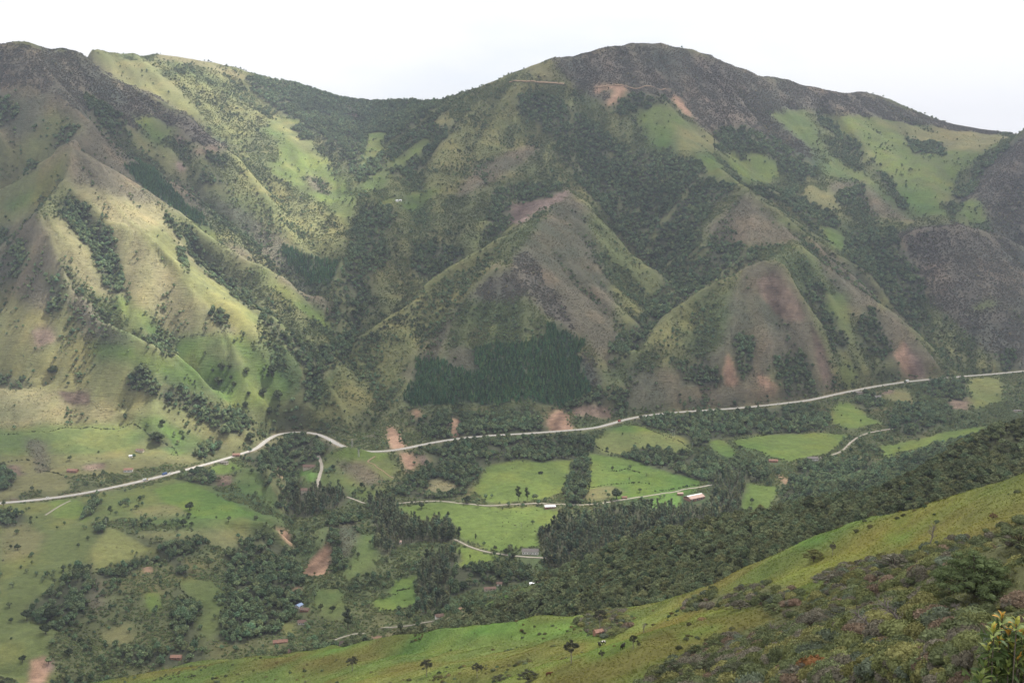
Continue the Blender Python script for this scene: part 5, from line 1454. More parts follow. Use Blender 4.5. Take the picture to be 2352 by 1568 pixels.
# trees standing alone in the valley and on the left meadow
LONE = [
 ('round',436,1171,12,G_DK,'round dark tree alone in the meadow below the left highway straight'),
 ('round',314,1168,6,G_DK,'small round tree left of the lone meadow tree'),
 ('bush',250,1170,4,G_DK,'tiny bush above the pale pole on the left meadow'),
 ('round',311,1200,6,G_DK,'slender tree at the left end of the small clump below the meadow'),
 ('bush',331,1207,11,G_DK,'wide low bush in the middle of the small clump below the meadow'),
 ('round',345,1202,7,G_DK,'tree at the right end of the small clump below the meadow'),
 ('round',421,1208,9,G_DK,'bushy tree on the plateau edge, left of a pair'),
 ('round',440,1207,6,G_DK,'smaller tree on the plateau edge, right of a pair'),
 ('round',180,1256,5,G_DK,'small thin-stemmed tree left of the triangular field'),
 ('round',40,1262,8,G_DK,'round tree near the left edge on the lower meadow'),
 ('round',362,1016,17,G_DK,'big dark tree clump on the hedge above the brown-roofed house'),
 ('round',575,1014,13,G_DK,'dark round tree just left of the highway bend'),
 ('round',22,1198,13,G_DK,'large dark tree below the highway at the left edge'),
 ('bush',123,852,15,G_DK,'wide flat bush on the left mountain foot'),
 ('round',509,850,10,G_MD,'tree on the sunlit meadow, upper left of its group'),
 ('round',527,847,7,G_MD,'small tree right beside the upper tree on the sunlit meadow'),
 ('round',567,858,9,G_MD,'round tree at the middle of the sunlit meadow'),
 ('round',502,883,11,G_MD,'broad tree on the lower left of the sunlit meadow'),
 ('round',537,887,7,G_MD,'small tree below the middle of the sunlit meadow'),
 ('round',625,864,14,G_DK,'large tree at the right margin of the sunlit meadow'),
 ('round',571,908,6,G_DK,'small dark tree low on the sunlit meadow'),
 ('round',605,910,10,G_DK,'spreading tree low on the sunlit meadow near the wood'),
 ('round',564,936,8,G_DK,'round tree at the bottom of the sunlit meadow, left one'),
 ('round',619,955,11,G_DK,'round tree at the bottom of the sunlit meadow, right one'),
 ('round',639,918,13,G_DK,'large tree at the edge of the wood right of the sunlit meadow'),
 ('round',321,860,13,G_DK,'dark tree on the slope above the lower left wood'),
 ('round',373,978,8,G_DK,'lone tree in the pale triangular paddock above the highway'),
 ('gum',1191,1150,36,G_MD,'tall airy tree above the valley lane, taller of a pair'),
 ('gum',1211,1150,32,G_MD,'tall airy tree above the valley lane, shorter of a pair'),
 ('bush',1242,1087,7,G_DK,'single bush in the middle of the upper pasture'),
 ('round',1416,1146,14,G_DK,'dark tree beside the lane below the terrace pasture'),
 ('round',1738,1104,13,G_DK,'dark tree above the small pasture right of the grove'),
 ('round',968,1167,8,G_DK,'dark tree on the lane at the top left of the big pasture'),
 ('gum',945,1186,14,G_MD,'small slim tree in the top left of the big pasture'),
 ('round',1073,1156,10,G_DK,'dark tree on the lane above the big pasture'),
 ('gum',945,1246,44,G_DK,'tall tree in the row along the big pasture, leftmost'),
 ('gum',970,1247,50,G_DK,'tallest tree in the row along the big pasture'),
 ('gum',998,1248,46,G_DK,'tall tree in the middle of the row along the big pasture'),
 ('gum',1016,1248,42,G_DK,'tall tree right of the middle of the row along the big pasture'),
 ('gum',1036,1250,48,G_DK,'tall columnar tree near the right end of the row along the big pasture'),
 ('gum',1054,1242,34,G_DK,'slim tree at the right end of the row along the big pasture'),
 ('gum',1093,1240,16,G_DK,'little pointed tree on the lane below the big pasture'),
 ('gum',1080,1284,12,G_DK,'little pointed tree on the green paddock below the lane'),
 ('gum',800,1447,58,G_DK,'tall dark tree standing alone near the valley bottom'),
 ('round',764,1404,8,G_DK,'dark tree in the middle of the valley bottom meadow'),
 ('round',1162,1272,8,G_DK,'dark bush on the lane left of the white farmhouse'),
 ('round',940,1420,9,G_DK,'dark tree below the river pasture'),
 ('round',120,1425,20,G_DK,'large dark tree at the lower left, upper of three'),
 ('round',105,1455,14,G_DK,'dark tree at the lower left, left of three'),
 ('round',62,1425,14,G_DK,'dark tree at the lower left edge of the wood, nearest the margin'),
 ('round',158,1505,11,G_DK,'dark round tree alone at the lower left below the wood'),
 ('round',186,1480,9,G_DK,'tree beside the crops at the lower left'),
 ('round',52,1520,9,G_DK,'tree left of the bare earth slip at bottom left'),
 ('round',1792,1050,0,G_DK,''),
]
for k, x, y, s, t, lab in LONE:
    if not lab: continue
    t2 = tuple(np.array(t) * random.uniform(.85, 1.15))
    plant_px({'gum': 'tall_tree', 'bush': 'bush', 'round': 'broadleaf_tree'}[k], k, x, y, s, t2, lab, 'bush' if k == 'bush' else 'tree', zs=1.0 if k == 'gum' else random.uniform(.75, 1.0))

# ------------------------------------------------------------------ plant masses
for hx, hy, hr in HOUSES:                     # keep doors and the view of each house free
    dd = np.hypot((Xg - hx), np.where(Yg < hy, (Yg - hy) * .55, Yg - hy))
    track_d = np.minimum(track_d, np.where(dd < hr, 0, 1e3))
clear = np.clip((road_d - 8.5) / 3, 0, 1) * np.clip((track_d - 2.6) / 2, 0, 1)
# trees in front of the highway stay low enough to leave it in view
front_of_road = inval & (road_d < 26)
def soft(*names, k=.55, sharp=.30):
    s = sum(SOFT[n] for n in names)
    return np.clip((s + k * .5 * n_b - .36) / sharp, 0, 1)
gully = np.clip((-st2 - .3 * st1 - .55) / .8, 0, 1) * mtn
Fs = soft('forest')
d = Fs * (1 / 27.) * np.clip(1.0 + .9 * n_b, .2, 1.5) + SOFT['green'] * (zone == 2) * ((1 / 380.) + (1 / 55.) * np.clip(n_a * 1.6 - .45, 0, 1) + gully / 34.)
d = d + SOFT['lightened_bushland'] * ((1 / 520.) + (1 / 50.) * np.clip(n_a * 1.6 - .4, 0, 1) + gully / 40.)
d = d + soft('scrub', 'wood') * (gully / 55.) + isc('pasture', 'olive', 'tan', 'yellow') * (1 / 6500.) + (isc('pasture') & ~inval) * ((1 / 3000.) + (1 / 160.) * np.clip(n_a * 1.6 - .7, 0, 1)) + isc('meadow') * inval * ((1 / 1700.) + (1 / 60.) * np.clip(n_a * 1.7 - .65, 0, 1)) + isc('olive', 'tan') * gully / 160.
d = d * (1 - .75 * rib) + SOFT['green'] * hollow / 60. + isc('scrub', 'wood', 'lightened_bushland', 'tan', 'olive') * hollow / 150.
d = d * (zone == 2) * clear * np.where(front_of_road, .25, 1)
P, i, j = place(d, 6, 1000, seed=11)
fo = isc('forest')[i, j]
sz = sizes(2.0, 5.4, len(P)); sz[~fo] *= .74
t = tints((.134, .178, .092), i, j, .26)
wd = isc('wood')[i, j]; t[wd] = t[wd] * np.array([1.35, 1.05, 1.35])
scatter('broadleaf_forest', 'round', P, sz, t, 'dark broadleaf forest filling the gullies and stream banks'); COUNTS['forest'] = len(P)
d = soft('wood') * (1 / 9.) * np.clip(.9 + .8 * n_b, .1, 1.4)
P, i, j = place(d * clear * (zone == 2) * (1 - .5 * rib), 3, 1000, seed=12)
scatter('highland_thicket', 'bush', P, sizes(1.1, 2.5, len(P)), tints((.160, .156, .120), i, j), 'purple-grey thicket covering the high slopes'); COUNTS['wood'] = len(P)
d = (soft('green') * (1 / 9.) + soft('lightened_bushland') * (1 / 17.)) * np.clip(.95 + .9 * n_b, .08, 1.5) * (zone == 2)
P, i, j = place(d * clear * (1 - .8 * rib), 2.5, 1000, seed=13)
tg = tints((.162, .196, .088), i, j); kb = isc('lightened_bushland')[i, j]; tg[kb] = tg[kb] * np.array([1.22, 1.12, 1.15])  # paler bushes here, partly standing in for sunlight
scatter('green_scrub', 'bush', P, sizes(.9, 2.1, len(P)), tg, 'green shrubs covering the mountain flanks'); COUNTS['green'] = len(P)
d = soft('scrub') * (1 / 9.) * np.clip(.9 + .8 * n_b, .1, 1.4) + soft('tan') * (1 / 26.) * np.clip(.8 + n_b, .05, 1.4) + soft('yellow', 'olive') * (1 / 110.) * np.clip(.3 + 1.2 * n_a, 0, 1.5) + (isc('pasture') & ~inval) * (1 / 60.) * np.clip(.2 + n_b, 0, 1.5) + isc('pasture', 'meadow') * (1 / 300.) * np.clip(.1 + 1.5 * n_a, 0, 2) + isc('red', 'soil') * (1 / 60.)
P, i, j = place(d * (zone == 2) * clear * (1 - .5 * rib), 1.5, 1000, seed=14)
tb = tints((.186, .174, .118), i, j)
k = isc('tan', 'yellow')[i, j]; tb[k] = tb[k] * np.array([1.4, 1.45, 1.2])
k = isc('olive', 'pasture', 'meadow')[i, j]; tb[k] = tb[k] * np.array([.75, .85, .6])
scatter('brown_scrub', 'bush', P, sizes(.6, 1.3, len(P), (.6, 1.0)), tb, 'low brown scrub and bracken on the slopes'); COUNTS['scrub'] = len(P)
# hedges and fence-row shrubs along field edges
HEDGE = [[(0,998),(60,993),(120,990),(175,982),(230,985),(300,972)],[(300,972),(330,985),(345,1000)],[(345,1000),(400,1030),(410,1048)],
         [(430,860),(440,880),(455,905)],[(0,1062),(60,1055),(110,1070)],[(100,1082),(140,1090),(160,1095)],[(1366,1022),(1385,1035),(1430,1047)],[(1600,1040),(1560,1012),(1520,998),(1470,978),(1445,972)],
         [(1357,1080),(1352,1130)],[(1380,1080),(1420,1082),(1440,1076),(1470,1086)],[(1345,1122),(1400,1112),(1460,1108),(1500,1112)],[(1500,1128),(1560,1120),(1620,1110)],[(1688,1020),(1720,1030),(1760,1042)],
         [(1690,1010),(1790,994),(1860,990),(1945,996)],[(1090,1130),(1100,1150)],[(1060,1306),(1110,1298),(1150,1282)],[(860,1402),(905,1402),(950,1392)],[(900,1360),(955,1348)],[(720,1352),(790,1350)],
         [(405,1330),(420,1360),(465,1395)],[(520,1360),(516,1440)],[(1550,348),(1600,352),(1640,355)],[(1640,305),(1642,352)],[(1720,428),(1760,430),(1800,440)],[(1880,410),(1920,415),(1960,412)],
         [(1960,612),(2010,650)],[(2020,1052),(2080,1036),(2150,1020)],[(1884,812),(1910,845),(1950,838)],[(85,388),(40,415),(0,440)],[(635,640),(690,655),(752,690)],[(410,775),(480,772),(560,768)],[(188,777),(240,790),(290,793)]]
hp = []
for h in HEDGE:
    p3 = drape(h, 1000)
    if len(p3) > 1: hp.append(resample(p3, 1.9))
hp = np.concatenate(hp); hp = hp[rng.random(len(hp)) < .62]
hp[:, :2] += rng.normal(0, .7, (len(hp), 2)); hp[:, 2] = ground_z(hp[:, 0], hp[:, 1])
scatter('field_hedge', 'bush', hp, sizes(.8, 1.7, len(hp), (.8, 1.5)), np.array([.070, .086, .044]) * rng.uniform(.75, 1.25, (len(hp), 1)), 'dark hedges along the field edges'); COUNTS['hedge'] = len(hp)
# pines: the largest stand singly, the rest as the plantation mass
P, i, j = place(soft('pine') * (1 / 14.) * np.clip(1 + .5 * n_b, .4, 1.3), 8, 1000, seed=15)
sz = sizes(6, 10.5, len(P), (.85, 1.1)); t = tints((.090, .162, .072), i, j, .28, .16)
def promote(P, sz, t, n, name, kind, label, cat, group):
    """the n plants that show largest become things of their own; returns a mask of the rest"""
    px, py = to_px(P[:, 0], P[:, 1], P[:, 2])
    inv = (px > 0) & (px < W0) & (py < H0) & (py > 0)
    tip = (P[:, 2] + sz[:, 2]) / P[:, 1]
    ii_ = np.interp(np.log(P[:, 1]), srow, np.arange(NS)); jj_ = (P[:, 0] / P[:, 1] + UMAX) / (2 * UMAX) * (NU - 1)
    seen = P[:, 2] / P[:, 1] + .3 * sz[:, 2] / P[:, 1] >= bil(prev, ii_, jj_)
    score = np.where(inv & seen, sz[:, 0] / P[:, 1], -1)
    k = np.argsort(-score)[:n]; k = k[score[k] > 0]
    for q in k:
        plant(name, kind, P[q], tuple(sz[q]), tuple(t[q]), label(px[q], py[q], sz[q], t[q]) if callable(label) else label, cat, group)
    m = np.ones(len(P), bool); m[k] = False
    return m
def size_word(s, lo, hi, words): return words[0] if s < lo else words[2] if s > hi else words[1]
def tint_word(t): 
    r = t[0] / t[1]
    return 'reddish' if r > 1.0 else 'yellowish' if r > .9 else 'dark green' if t[1] < .125 else 'pale green' if t[1] > .19 else 'green'
def pine_label(x, y, s, t):
    pl = 'in the left lobe' if x < 1030 else 'in the narrow upper tongue' if y < 790 else 'along the lower edge' if y > 905 else 'at the right side' if x > 1250 else 'in the middle'
    return '%s %s pine %s of the planted block' % (size_word(s[2], 8.4, 9.8, ('middling', 'tall', 'very tall')), 'dark' if t[1] < .11 else 'bright green' if t[1] > .17 else 'dark green', pl)
def gum_label(x, y, s, t):
    pl = 'below the side lane' if x < 815 else 'left of the pasture row' if x < 945 and y < 1300 else 'beside the pasture row' if y < 1255 and x < 1060 else 'by the river below the gravel lane' if x < 1100 else 'at the left end near the white farmhouse' if x < 1320 else 'in the middle of the long grove' if x < 1500 else 'in the long grove below the pink barn' if x < 1640 else 'right of the pink barn'
    return '%s %s grove tree %s' % (size_word(s[2], 13, 16.5, ('shorter', 'tall', 'very tall')), tint_word(t), pl)
def spur_label(x, y, s, t):
    pl = 'above the lush crest patch' if x < 1300 else 'above the dip of the grass ridge' if x < 1600 else 'behind the middle of the grass ridge' if x < 1900 else 'behind the upper grass ridge' if x < 2150 else 'near the right edge of the frame'
    return '%s %s spur wood tree %s' % (size_word(s[0], 2.6, 3.4, ('middling', 'large', 'very large')), tint_word(t), pl)
m = promote(P, sz, t, 200, 'pine_tree', 'pine', pine_label, 'pine', 'pines of the planted block')
scatter('pine_plantation', 'pine', P[m], sz[m], t[m], 'block of dark green pines planted on the mountain foot', .02); COUNTS['pine'] = len(P)
# tall groves in the valley
P, i, j = place(soft('gumtree') * (1 / 29.) * clear * (zone == 2), 14, 1000, seed=16)
sz = sizes(8, 17.5, len(P), (.85, 1.1)); t = tints((.128, .156, .088), i, j, .28, .14)
m = promote(P, sz, t, 280, 'grove_tree', 'gum', gum_label, 'tree', 'tall trees of the valley groves')
scatter('valley_grove', 'gum', P[m], sz[m], t[m], 'dense dark groves on the valley floor', .03); COUNTS['gum'] = len(P)
# wooded spur on the near side
P, i, j = place(SOFT['spur'] * (zone == 1) * (1 / 9.5) * np.clip(1.05 + .8 * n_b, .3, 1.5), 4, 500, seed=17)
sz = sizes(1.3, 4.1, len(P), (.75, 1.2)); t = tints((.142, .166, .084), i, j, .28, .09)
m = promote(P, sz, t, 280, 'spur_tree', 'spur', spur_label, 'tree', 'trees of the near wooded spur')
scatter('spur_wood', 'spurtree', P[m], sz[m], t[m], 'dense low wood covering the near spur'); COUNTS['spur'] = len(P)
P, i, j = place((isc('meadow', 'olive') & (zone == 1)) * (1 / 60.), 2, 500, seed=18)
scatter('spur_scrub', 'bush', P, sizes(.5, 1.3, len(P)), tints((.080, .092, .038), i, j), 'bushes on the lower end of the near spur')
gb = (isc('grass', 'lush') & (zone == 0)) * ((1 / 140.) * np.clip(.3 + 1.6 * fbm(Xg / 30 + 4, Yg / 30, 3), 0, 2) + (1 / 14.) * np.clip(fbm(Xg / 24 + 40, Yg / 24, 3) * 1.8 - .85, 0, 1))
P, i, j = place(gb, 1.5, 100, seed=28)
scatter('ridge_bushes', 'shrub', P, sizes(.35, 1.5, len(P), (.6, 1.0)), tints((.120, .126, .066), i, j, .25, .2), 'scattered low bushes on the near grass ridge')
# grass tussocks and low shrubs on the camera hillside
gt = ((zone == 0) | isc('grass', 'lush')) * np.where(isc('thicket'), .7, 1.0)
dn = np.where(Yg < 60, 5.0, np.where(Yg < 120, 3.0, np.where(Yg < 260, 1.6, .9)))
P, i, j = place(gt * dn * (zone < 2), .6, 6, seed=19)
cg = col[i, j] * np.array([1.75, 1.75, 1.6]) * rng.uniform(.7, 1.3, (len(P), 1))
scatter('hill_grass', 'tuft', P, np.stack([rng.uniform(.28, .6, len(P)) * np.clip(P[:, 1] / 130, .45, 1)] * 3, 1) * np.where(isc('lush')[i, j], .7, 1)[:, None] * np.array([1.15, 1.15, .7]), cg, 'tussocky grass on the near hillside', .15); COUNTS['tuft'] = len(P)

# ------------------------------------------------------------------ foreground scrub
d = SOFT['thicket'] * (zone == 0) * np.where(Yg > 120, 1 / 4.2, np.where(Yg > 85, 1 / 1.5, 1 / .6)) * np.where(Yg < 100, np.clip(.9 + .8 * fbm(Xg / 4, Yg / 4, 3), .3, 1.6), np.clip(.75 + 1.3 * fbm(Xg / 16, Yg / 16, 3), .08, 1.7))
P, i, j = place(d, 1.5, 6, seed=21)
sz = sizes(.55, 2.5, len(P), (.65, 1.15)); sz *= np.clip(P[:, 1] / 110, .30, 1.15)[:, None]
pal = np.array([(.112,.130,.066),(.135,.148,.064),(.142,.130,.098),(.175,.172,.072),(.175,.132,.095),(.108,.128,.088)])
pk = rng.choice(len(pal), len(P), p=[.30,.22,.18,.14,.06,.10])
t = pal[pk] * 1.22 * rng.uniform(.75, 1.25, (len(P), 1))
hue = ['dark green', 'mid green', 'grey-brown', 'yellowish green', 'reddish brown', 'blue-green']
def shrub_label(h):
    def f(x, y, s, t):
        pl = 'under the large green tree' if 2100 < x and y < 1440 else 'around the leaning dead trees' if 1940 < x < 2110 and y < 1480 else 'left of the glossy corner shrub' if x > 2110 else 'near the orange flowering bush' if x > 1780 and y > 1470 else 'near the pink-topped bushes' if x > 1740 else 'beside the dark stand at the bottom'
        return '%s %s shrub of the near scrub %s' % (size_word(s[0], .6, 1.1, ('small', 'middling', 'large')), h, pl)
    return f
rest = np.ones(len(P), bool)
for c in range(len(pal)):
    w = np.nonzero(pk == c)[0]
    m = promote(P[w], sz[w], t[w], 48, 'shrub', 'bush', shrub_label(hue[c]), 'shrub', hue[c] + ' shrubs of the near slope')
    rest[w[~m]] = False
scatter('hillside_scrub', 'shrub', P[rest], sz[rest], t[rest], 'mixed scrub on the near slope'); COUNTS['thicket'] = len(P)

# open crowned trees and the named bushes of the near slope
def open_tree(seed, nb=26, nleaf=3000, lsize=.035, spread=1.0, flat=.75, trunk_h=.30, fill=.55):
    """spreading crown of many separate leaf pads on visible limbs; crown radius 1"""
    r = np.random.default_rng(seed); cr, tk = Shape(), Shape()
    pads = []
    tk.tube([(0, 0, -.25), (.03, .02, trunk_h * .5), (.05, .0, trunk_h)], [.055, .045, .038], k=7, m=0)
    for q in range(nb):
        a = q * 2.399 + r.uniform(-.3, .3); rr = math.sqrt((q + .5) / nb) * spread
        z = trunk_h + .18 + flat * (1 - rr * rr) * r.uniform(1 - fill, 1) + r.uniform(-.10, .10)
        c = np.array([math.cos(a) * rr * .85, math.sin(a) * rr * .85, z]); pads.append((c, r.uniform(.16, .27)))
        mid = np.array([c[0] * .45, c[1] * .45, trunk_h + (z - trunk_h) * .55 + r.uniform(-.05, .05)])
        tk.tube([(.05, 0, trunk_h * .9), mid, c], [.026, .016, .006], k=5, m=0)
    n = nleaf // nb
    for c, rad in pads:
        d = r.normal(0, 1, (n, 3)); d /= np.linalg.norm(d, axis=1)[:, None]
        rr = rad * r.random((n, 1)) ** .45
        cr.leaves(c + d * rr * np.array([1, 1, .55]), d * .5 + np.array([0, 0, .7]), lsize, r, asp=2.0)
        cr.add(ICO1[0] * np.array([1, 1, .5]) * rad * .55 * (1 + r.normal(0, .12, (len(ICO1[0]), 1))) + c, ICO1[1], 0)
    return cr, tk
KIND['open'] = tree_meshes(open_tree, 4, 300)
KIND['openbig'] = tree_meshes(open_tree, 1, 320, nb=64, nleaf=12000, lsize=.022, flat=.85, trunk_h=.22, fill=.75)
KIND['airy'] = tree_meshes(open_tree, 3, 330, bark=M_PALEBARK, nb=18, nleaf=2200, lsize=.06, spread=.85, flat=.9, trunk_h=1.0)
GB, GP, OR, PK, YG, RB = (.104,.122,.060), (.138,.130,.100), (.215,.110,.050), (.235,.165,.120), (.190,.195,.055), (.150,.085,.062)
DG = (.078, .080, .056)
NEAR = [
 ('grass_tree','airy',809,1541,18,DG,'grey-green thin tree on the near grass at bottom, leftmost of the row',1.0),
 ('grass_tree','airy',980,1553,19,DG,'slim tree with round grey crown on the near grass, second of the row',1.1),
 ('grass_tree','airy',1096,1556,18,DG,'slim tree on the near grass, third of the row',1.0),
 ('grass_tree','open',1146,1566,20,DG,'low grey bush-like tree at the bottom edge of the near grass',.8),
 ('grass_tree','open',1213,1567,30,DG,'dark spreading tree at the bottom edge below the cattle',.85),
 ('grass_tree','airy',1312,1524,25,DG,'grey leafy tree left of the cattle on the near pasture',1.15),
 ('grass_tree','airy',1382,1519,10,DG,'small narrow tree on the crest just below the cattle',1.4),
 ('grass_tree','airy',1455,1490,13,DG,'thin brown tree on the crest right of the cattle',1.3),
 ('grass_tree','airy',1467,1490,7,DG,'tiny sapling on the crest right of the thin brown tree',1.2),
 ('grass_tree','open',1404,1464,14,GB,'round green tree right of the red-brown field shed',.95),
 ('grass_tree','airy',1378,1447,22,DG,'tall grey tree behind the red-brown field shed',1.15),
 ('grass_tree','open',1326,1438,16,GB,'dark round tree at the end of the lush crest patch',.9),
 ('grass_tree','open',1418,1410,12,GB,'dark tree on the ridge line above the field shed',.8),
 ('grass_tree','open',1637,1360,15,GB,'dark tree on the slope below the wooded spur',1.0),
 ('grass_tree','airy',1912,1275,10,GP,'thin tree below the lush patch on the grass ridge',1.5),
 ('grass_tree','open',2281,1192,11,RB,'dark knotted little tree high on the right grass slope',1.2),
 ('scrub_tree','openbig',2236,1372,104,(.096,.124,.056),'large spreading green tree on the near slope at right',.9),
 ('scrub_tree','open',2345,1260,62,GB,'dark spreading tree at the right edge above the large green tree',.72),
 ('scrub_tree','open',2052,1312,44,GP,'grey-leaved tree in the scrub below the right grass slope',.8),
 ('scrub_tree','open',1905,1345,46,GP,'broad grey-brown tree in the scrub, upper left',.62),
 ('scrub_tree','open',1870,1290,30,(.112,.110,.044),'olive tree on the grass slope left of the thin tree',.8),
 ('scrub_tree','open',1700,1400,26,GP,'grey tree at the left end of the scrub below the wooded spur',.8),
 ('scrub_tree','open',1755,1390,34,GB,'dark green tree above the pink-topped bush',.85),
 ('scrub_tree','open',1770,1470,44,GB,'dark tree with pale trunk in the scrub at lower centre right',.75),
 ('scrub_tree','open',1940,1430,58,(.085,.092,.066),'wide grey-green tree in the middle of the scrub',.5),
 ('scrub_tree','open',1700,1560,52,(.086,.094,.060),'dark tree in the stand at the bottom, right one',.75),
 ('scrub_tree','open',1620,1562,48,(.086,.096,.058),'dark tree in the stand at the bottom, middle one',.85),
 ('scrub_tree','open',1545,1560,46,(.082,.094,.058),'dark tree in the stand at the bottom, left one',.8),
 ('scrub_tree','open',1640,1500,34,GB,'dark tree behind the stand at the bottom',.8),
 ('flowering_bush','bush',1872,1545,60,OR,'large bush covered in rusty orange flowers at the bottom of the scrub',.75),
 ('flowering_bush','bush',1800,1555,40,PK,'pinkish grey bush left of the orange flowering bush',.9),
 ('flowering_bush','bush',1905,1508,30,(.20,.09,.045),'smaller bush with orange-brown top behind the large orange one',.6),
 ('flowering_bush','bush',1826,1388,22,PK,'bush with pale pink top in the upper scrub, right of two',.75),
 ('flowering_bush','bush',1771,1384,20,(.20,.13,.09),'bush with pale pink top in the upper scrub, left of two',.8),
 ('flowering_bush','bush',1612,1424,14,(.26,.18,.10),'small bush with tan blossom at the edge of the scrub',.6),
 ('scrub_bush','bush',2021,1490,42,YG,'bright yellow-green bush in the middle of the near scrub',.7),
 ('scrub_bush','bush',2078,1488,26,RB,'dark red-leaved bush beside the yellow-green bush',.6),
 ('scrub_bush','bush',2134,1540,52,(.140,.098,.076),'large brown twiggy bush at the bottom right',.75),
 ('scrub_bush','bush',1990,1555,60,(.130,.128,.052),'broad olive bush at the bottom edge right of the orange one',.6),
 ('scrub_bush','bush',2215,1470,48,(.100,.118,.050),'green bush left of the glossy large-leaved shrub',.7),
 ('scrub_bush','bush',2140,1440,40,(.120,.120,.056),'olive bush under the large green tree',.7),
]
for nm, kd, x, y, s, tt, lb, zs in NEAR:
    plant_px(nm, kd, x, y, s, tt, lb, 'bush' if 'bush' in nm else 'tree', ymin=22, zs=zs)

# more small trees through the scrub
P, i, j = place(SOFT['thicket'] * (zone == 0) * (1 / 210.) * np.clip(.6 + 1.4 * n_b, .1, 2), 4, 60, seed=23)
keep = rng.random(len(P)) < .8; P = P[keep]
for q in range(min(len(P), 120)):
    r_ = random.uniform(1.5, 3.1); c = random.choice([GB, GP, GB, (.098,.112,.076), (.125,.128,.062)])
    x_, y_ = to_px(*[np.array(v) for v in P[q]])
    plant('scrub_tree', 'open', P[q], (r_, r_, r_ * random.uniform(.7, 1.0)), tuple(np.array(c) * random.uniform(.85, 1.15)),
          shrub_label('grey' if c == GP else 'green' if c == GB else 'dull green')(float(x_), float(y_), (r_ / 2.4,), None).replace('shrub of', 'tree of'), 'tree', 'small trees of the near scrub')
# bare dead trees
def branch_tree(seed, lean, n=34):
    r = np.random.default_rng(seed); st = Shape(); tw = Shape()
    base = np.array([0, 0, -.15]); d = np.array(lean, float); d /= np.linalg.norm(d)
    trunk = [base + d * t + np.array([r.normal(0, .02), r.normal(0, .02), .06 * math.sin(t * 3)]) for t in np.linspace(0, 1.15, 7)]
    st.tube(trunk, list(np.linspace(.045, .014, 7)), k=7, m=0)
    for q in range(n):
        t = r.uniform(.3, 1.0); k = t * 6; a = trunk[int(k)] + (trunk[min(int(k) + 1, 6)] - trunk[int(k)]) * (k % 1)
        v = d * .6 + r.normal(0, .55, 3) + np.array([0, 0, .25]); v /= np.linalg.norm(v); L = r.uniform(.15, .42)
        m = a + v * L * .55 + r.normal(0, .02, 3); e = a + v * L + r.normal(0, .05, 3)
        tw.tube([a, m, e], [.013, .009, .004], k=4, m=0)
        for w in range(2):
            v2 = v + r.normal(0, .5, 3); v2 /= np.linalg.norm(v2)
            tw.tube([m, m + v2 * L * .45], [.006, .002], k=3, m=0)
    return st, tw
def dead(x, y, px_len, lean, seed, label):
    p = hit(x, y, 22); s = px_len * p[1] / FPX
    r = empty('dead_tree', p, 0, s); a, b = branch_tree(seed, lean)
    part('trunk', a.mesh('trunk', [M_DEAD]), r); part('branches', b.mesh('branches', [M_DEAD]), r)
    tag(r, label, 'dead tree')
dead(2022,1455,72,(-.75,.1,.75),1,'grey dead tree leaning left in the scrub, left of two')
dead(2085,1440,80,(-.7,.05,.8),2,'grey dead tree leaning left in the scrub, right of two')
dead(1780,1472,42,(-.25,0,1),3,'pale bare sapling beside the dark pale-trunked tree')
dead(2215,1425,44,(-.5,0,.9),4,'bare grey bush left of the glossy large-leaved shrub')
dead(2013,1560,46,(.2,0,1),5,'bare pale twigs rising at the bottom of the scrub')
dead(2138,1248,44,(.1,0,1),6,'bare reddish sapling on the right grass slope')
dead(1478,1452,24,(.1,0,1),7,'pale bare stem on the slope right of the field shed')

# glossy large-leaved shrub close to the camera
def leaf_mesh(kind):
    V = []; F = []
    prof = [(0, .02), (.12, .10), (.32, .17), (.55, .18), (.78, .12), (.93, .05), (1, .004)]
    for t, w in prof:
        z = .16 * math.sin(t * 2.4) - .10 * t * t
        V += [(t, -w, z + .35 * w), (t, 0, z), (t, w, z + .35 * w)]
    for q in range(len(prof) - 1):
        a = q * 3
        F += [(a, a + 3, a + 4, a + 1), (a + 1, a + 4, a + 5, a + 2)]
    m, t, b = mat_new('shrub_leaf_' + kind); N, L = t.nodes, t.links
    oi = N.new('ShaderNodeObjectInfo'); tc = N.new('ShaderNodeTexCoord'); sx = N.new('ShaderNodeSeparateXYZ'); L.new(tc.outputs['Object'], sx.inputs[0])
    ab = N.new('ShaderNodeMath'); ab.operation = 'ABSOLUTE'; L.new(sx.outputs['Y'], ab.inputs[0])
    vein = N.new('ShaderNodeMapRange'); vein.inputs['From Min'].default_value = .004; vein.inputs['From Max'].default_value = .018; vein.inputs['To Min'].default_value = 1.5; vein.inputs['To Max'].default_value = 1.0
    L.new(ab.outputs[0], vein.inputs['Value'])
    ns = N.new('ShaderNodeTexNoise'); ns.inputs['Scale'].default_value = 6; L.new(tc.outputs['Object'], ns.inputs['Vector'])
    mr = N.new('ShaderNodeMapRange'); mr.inputs['To Min'].default_value = .7; mr.inputs['To Max'].default_value = 1.3; L.new(ns.outputs['Fac'], mr.inputs['Value'])
    mm = N.new('ShaderNodeMath'); mm.operation = 'MULTIPLY'; L.new(vein.outputs[0], mm.inputs[0]); L.new(mr.outputs[0], mm.inputs[1])
    sc = N.new('ShaderNodeVectorMath'); sc.operation = 'SCALE'; L.new(oi.outputs['Color'], sc.inputs[0]); L.new(mm.outputs[0], sc.inputs['Scale'])
    L.new(sc.outputs['Vector'], b.inputs['Base Color'])
    b.inputs['Roughness'].default_value = .5; b.inputs['Specular IOR Level'].default_value = .22
    b.inputs['Subsurface Weight'].default_value = 0
    return poly_mesh('leaf', V, F, m, True)
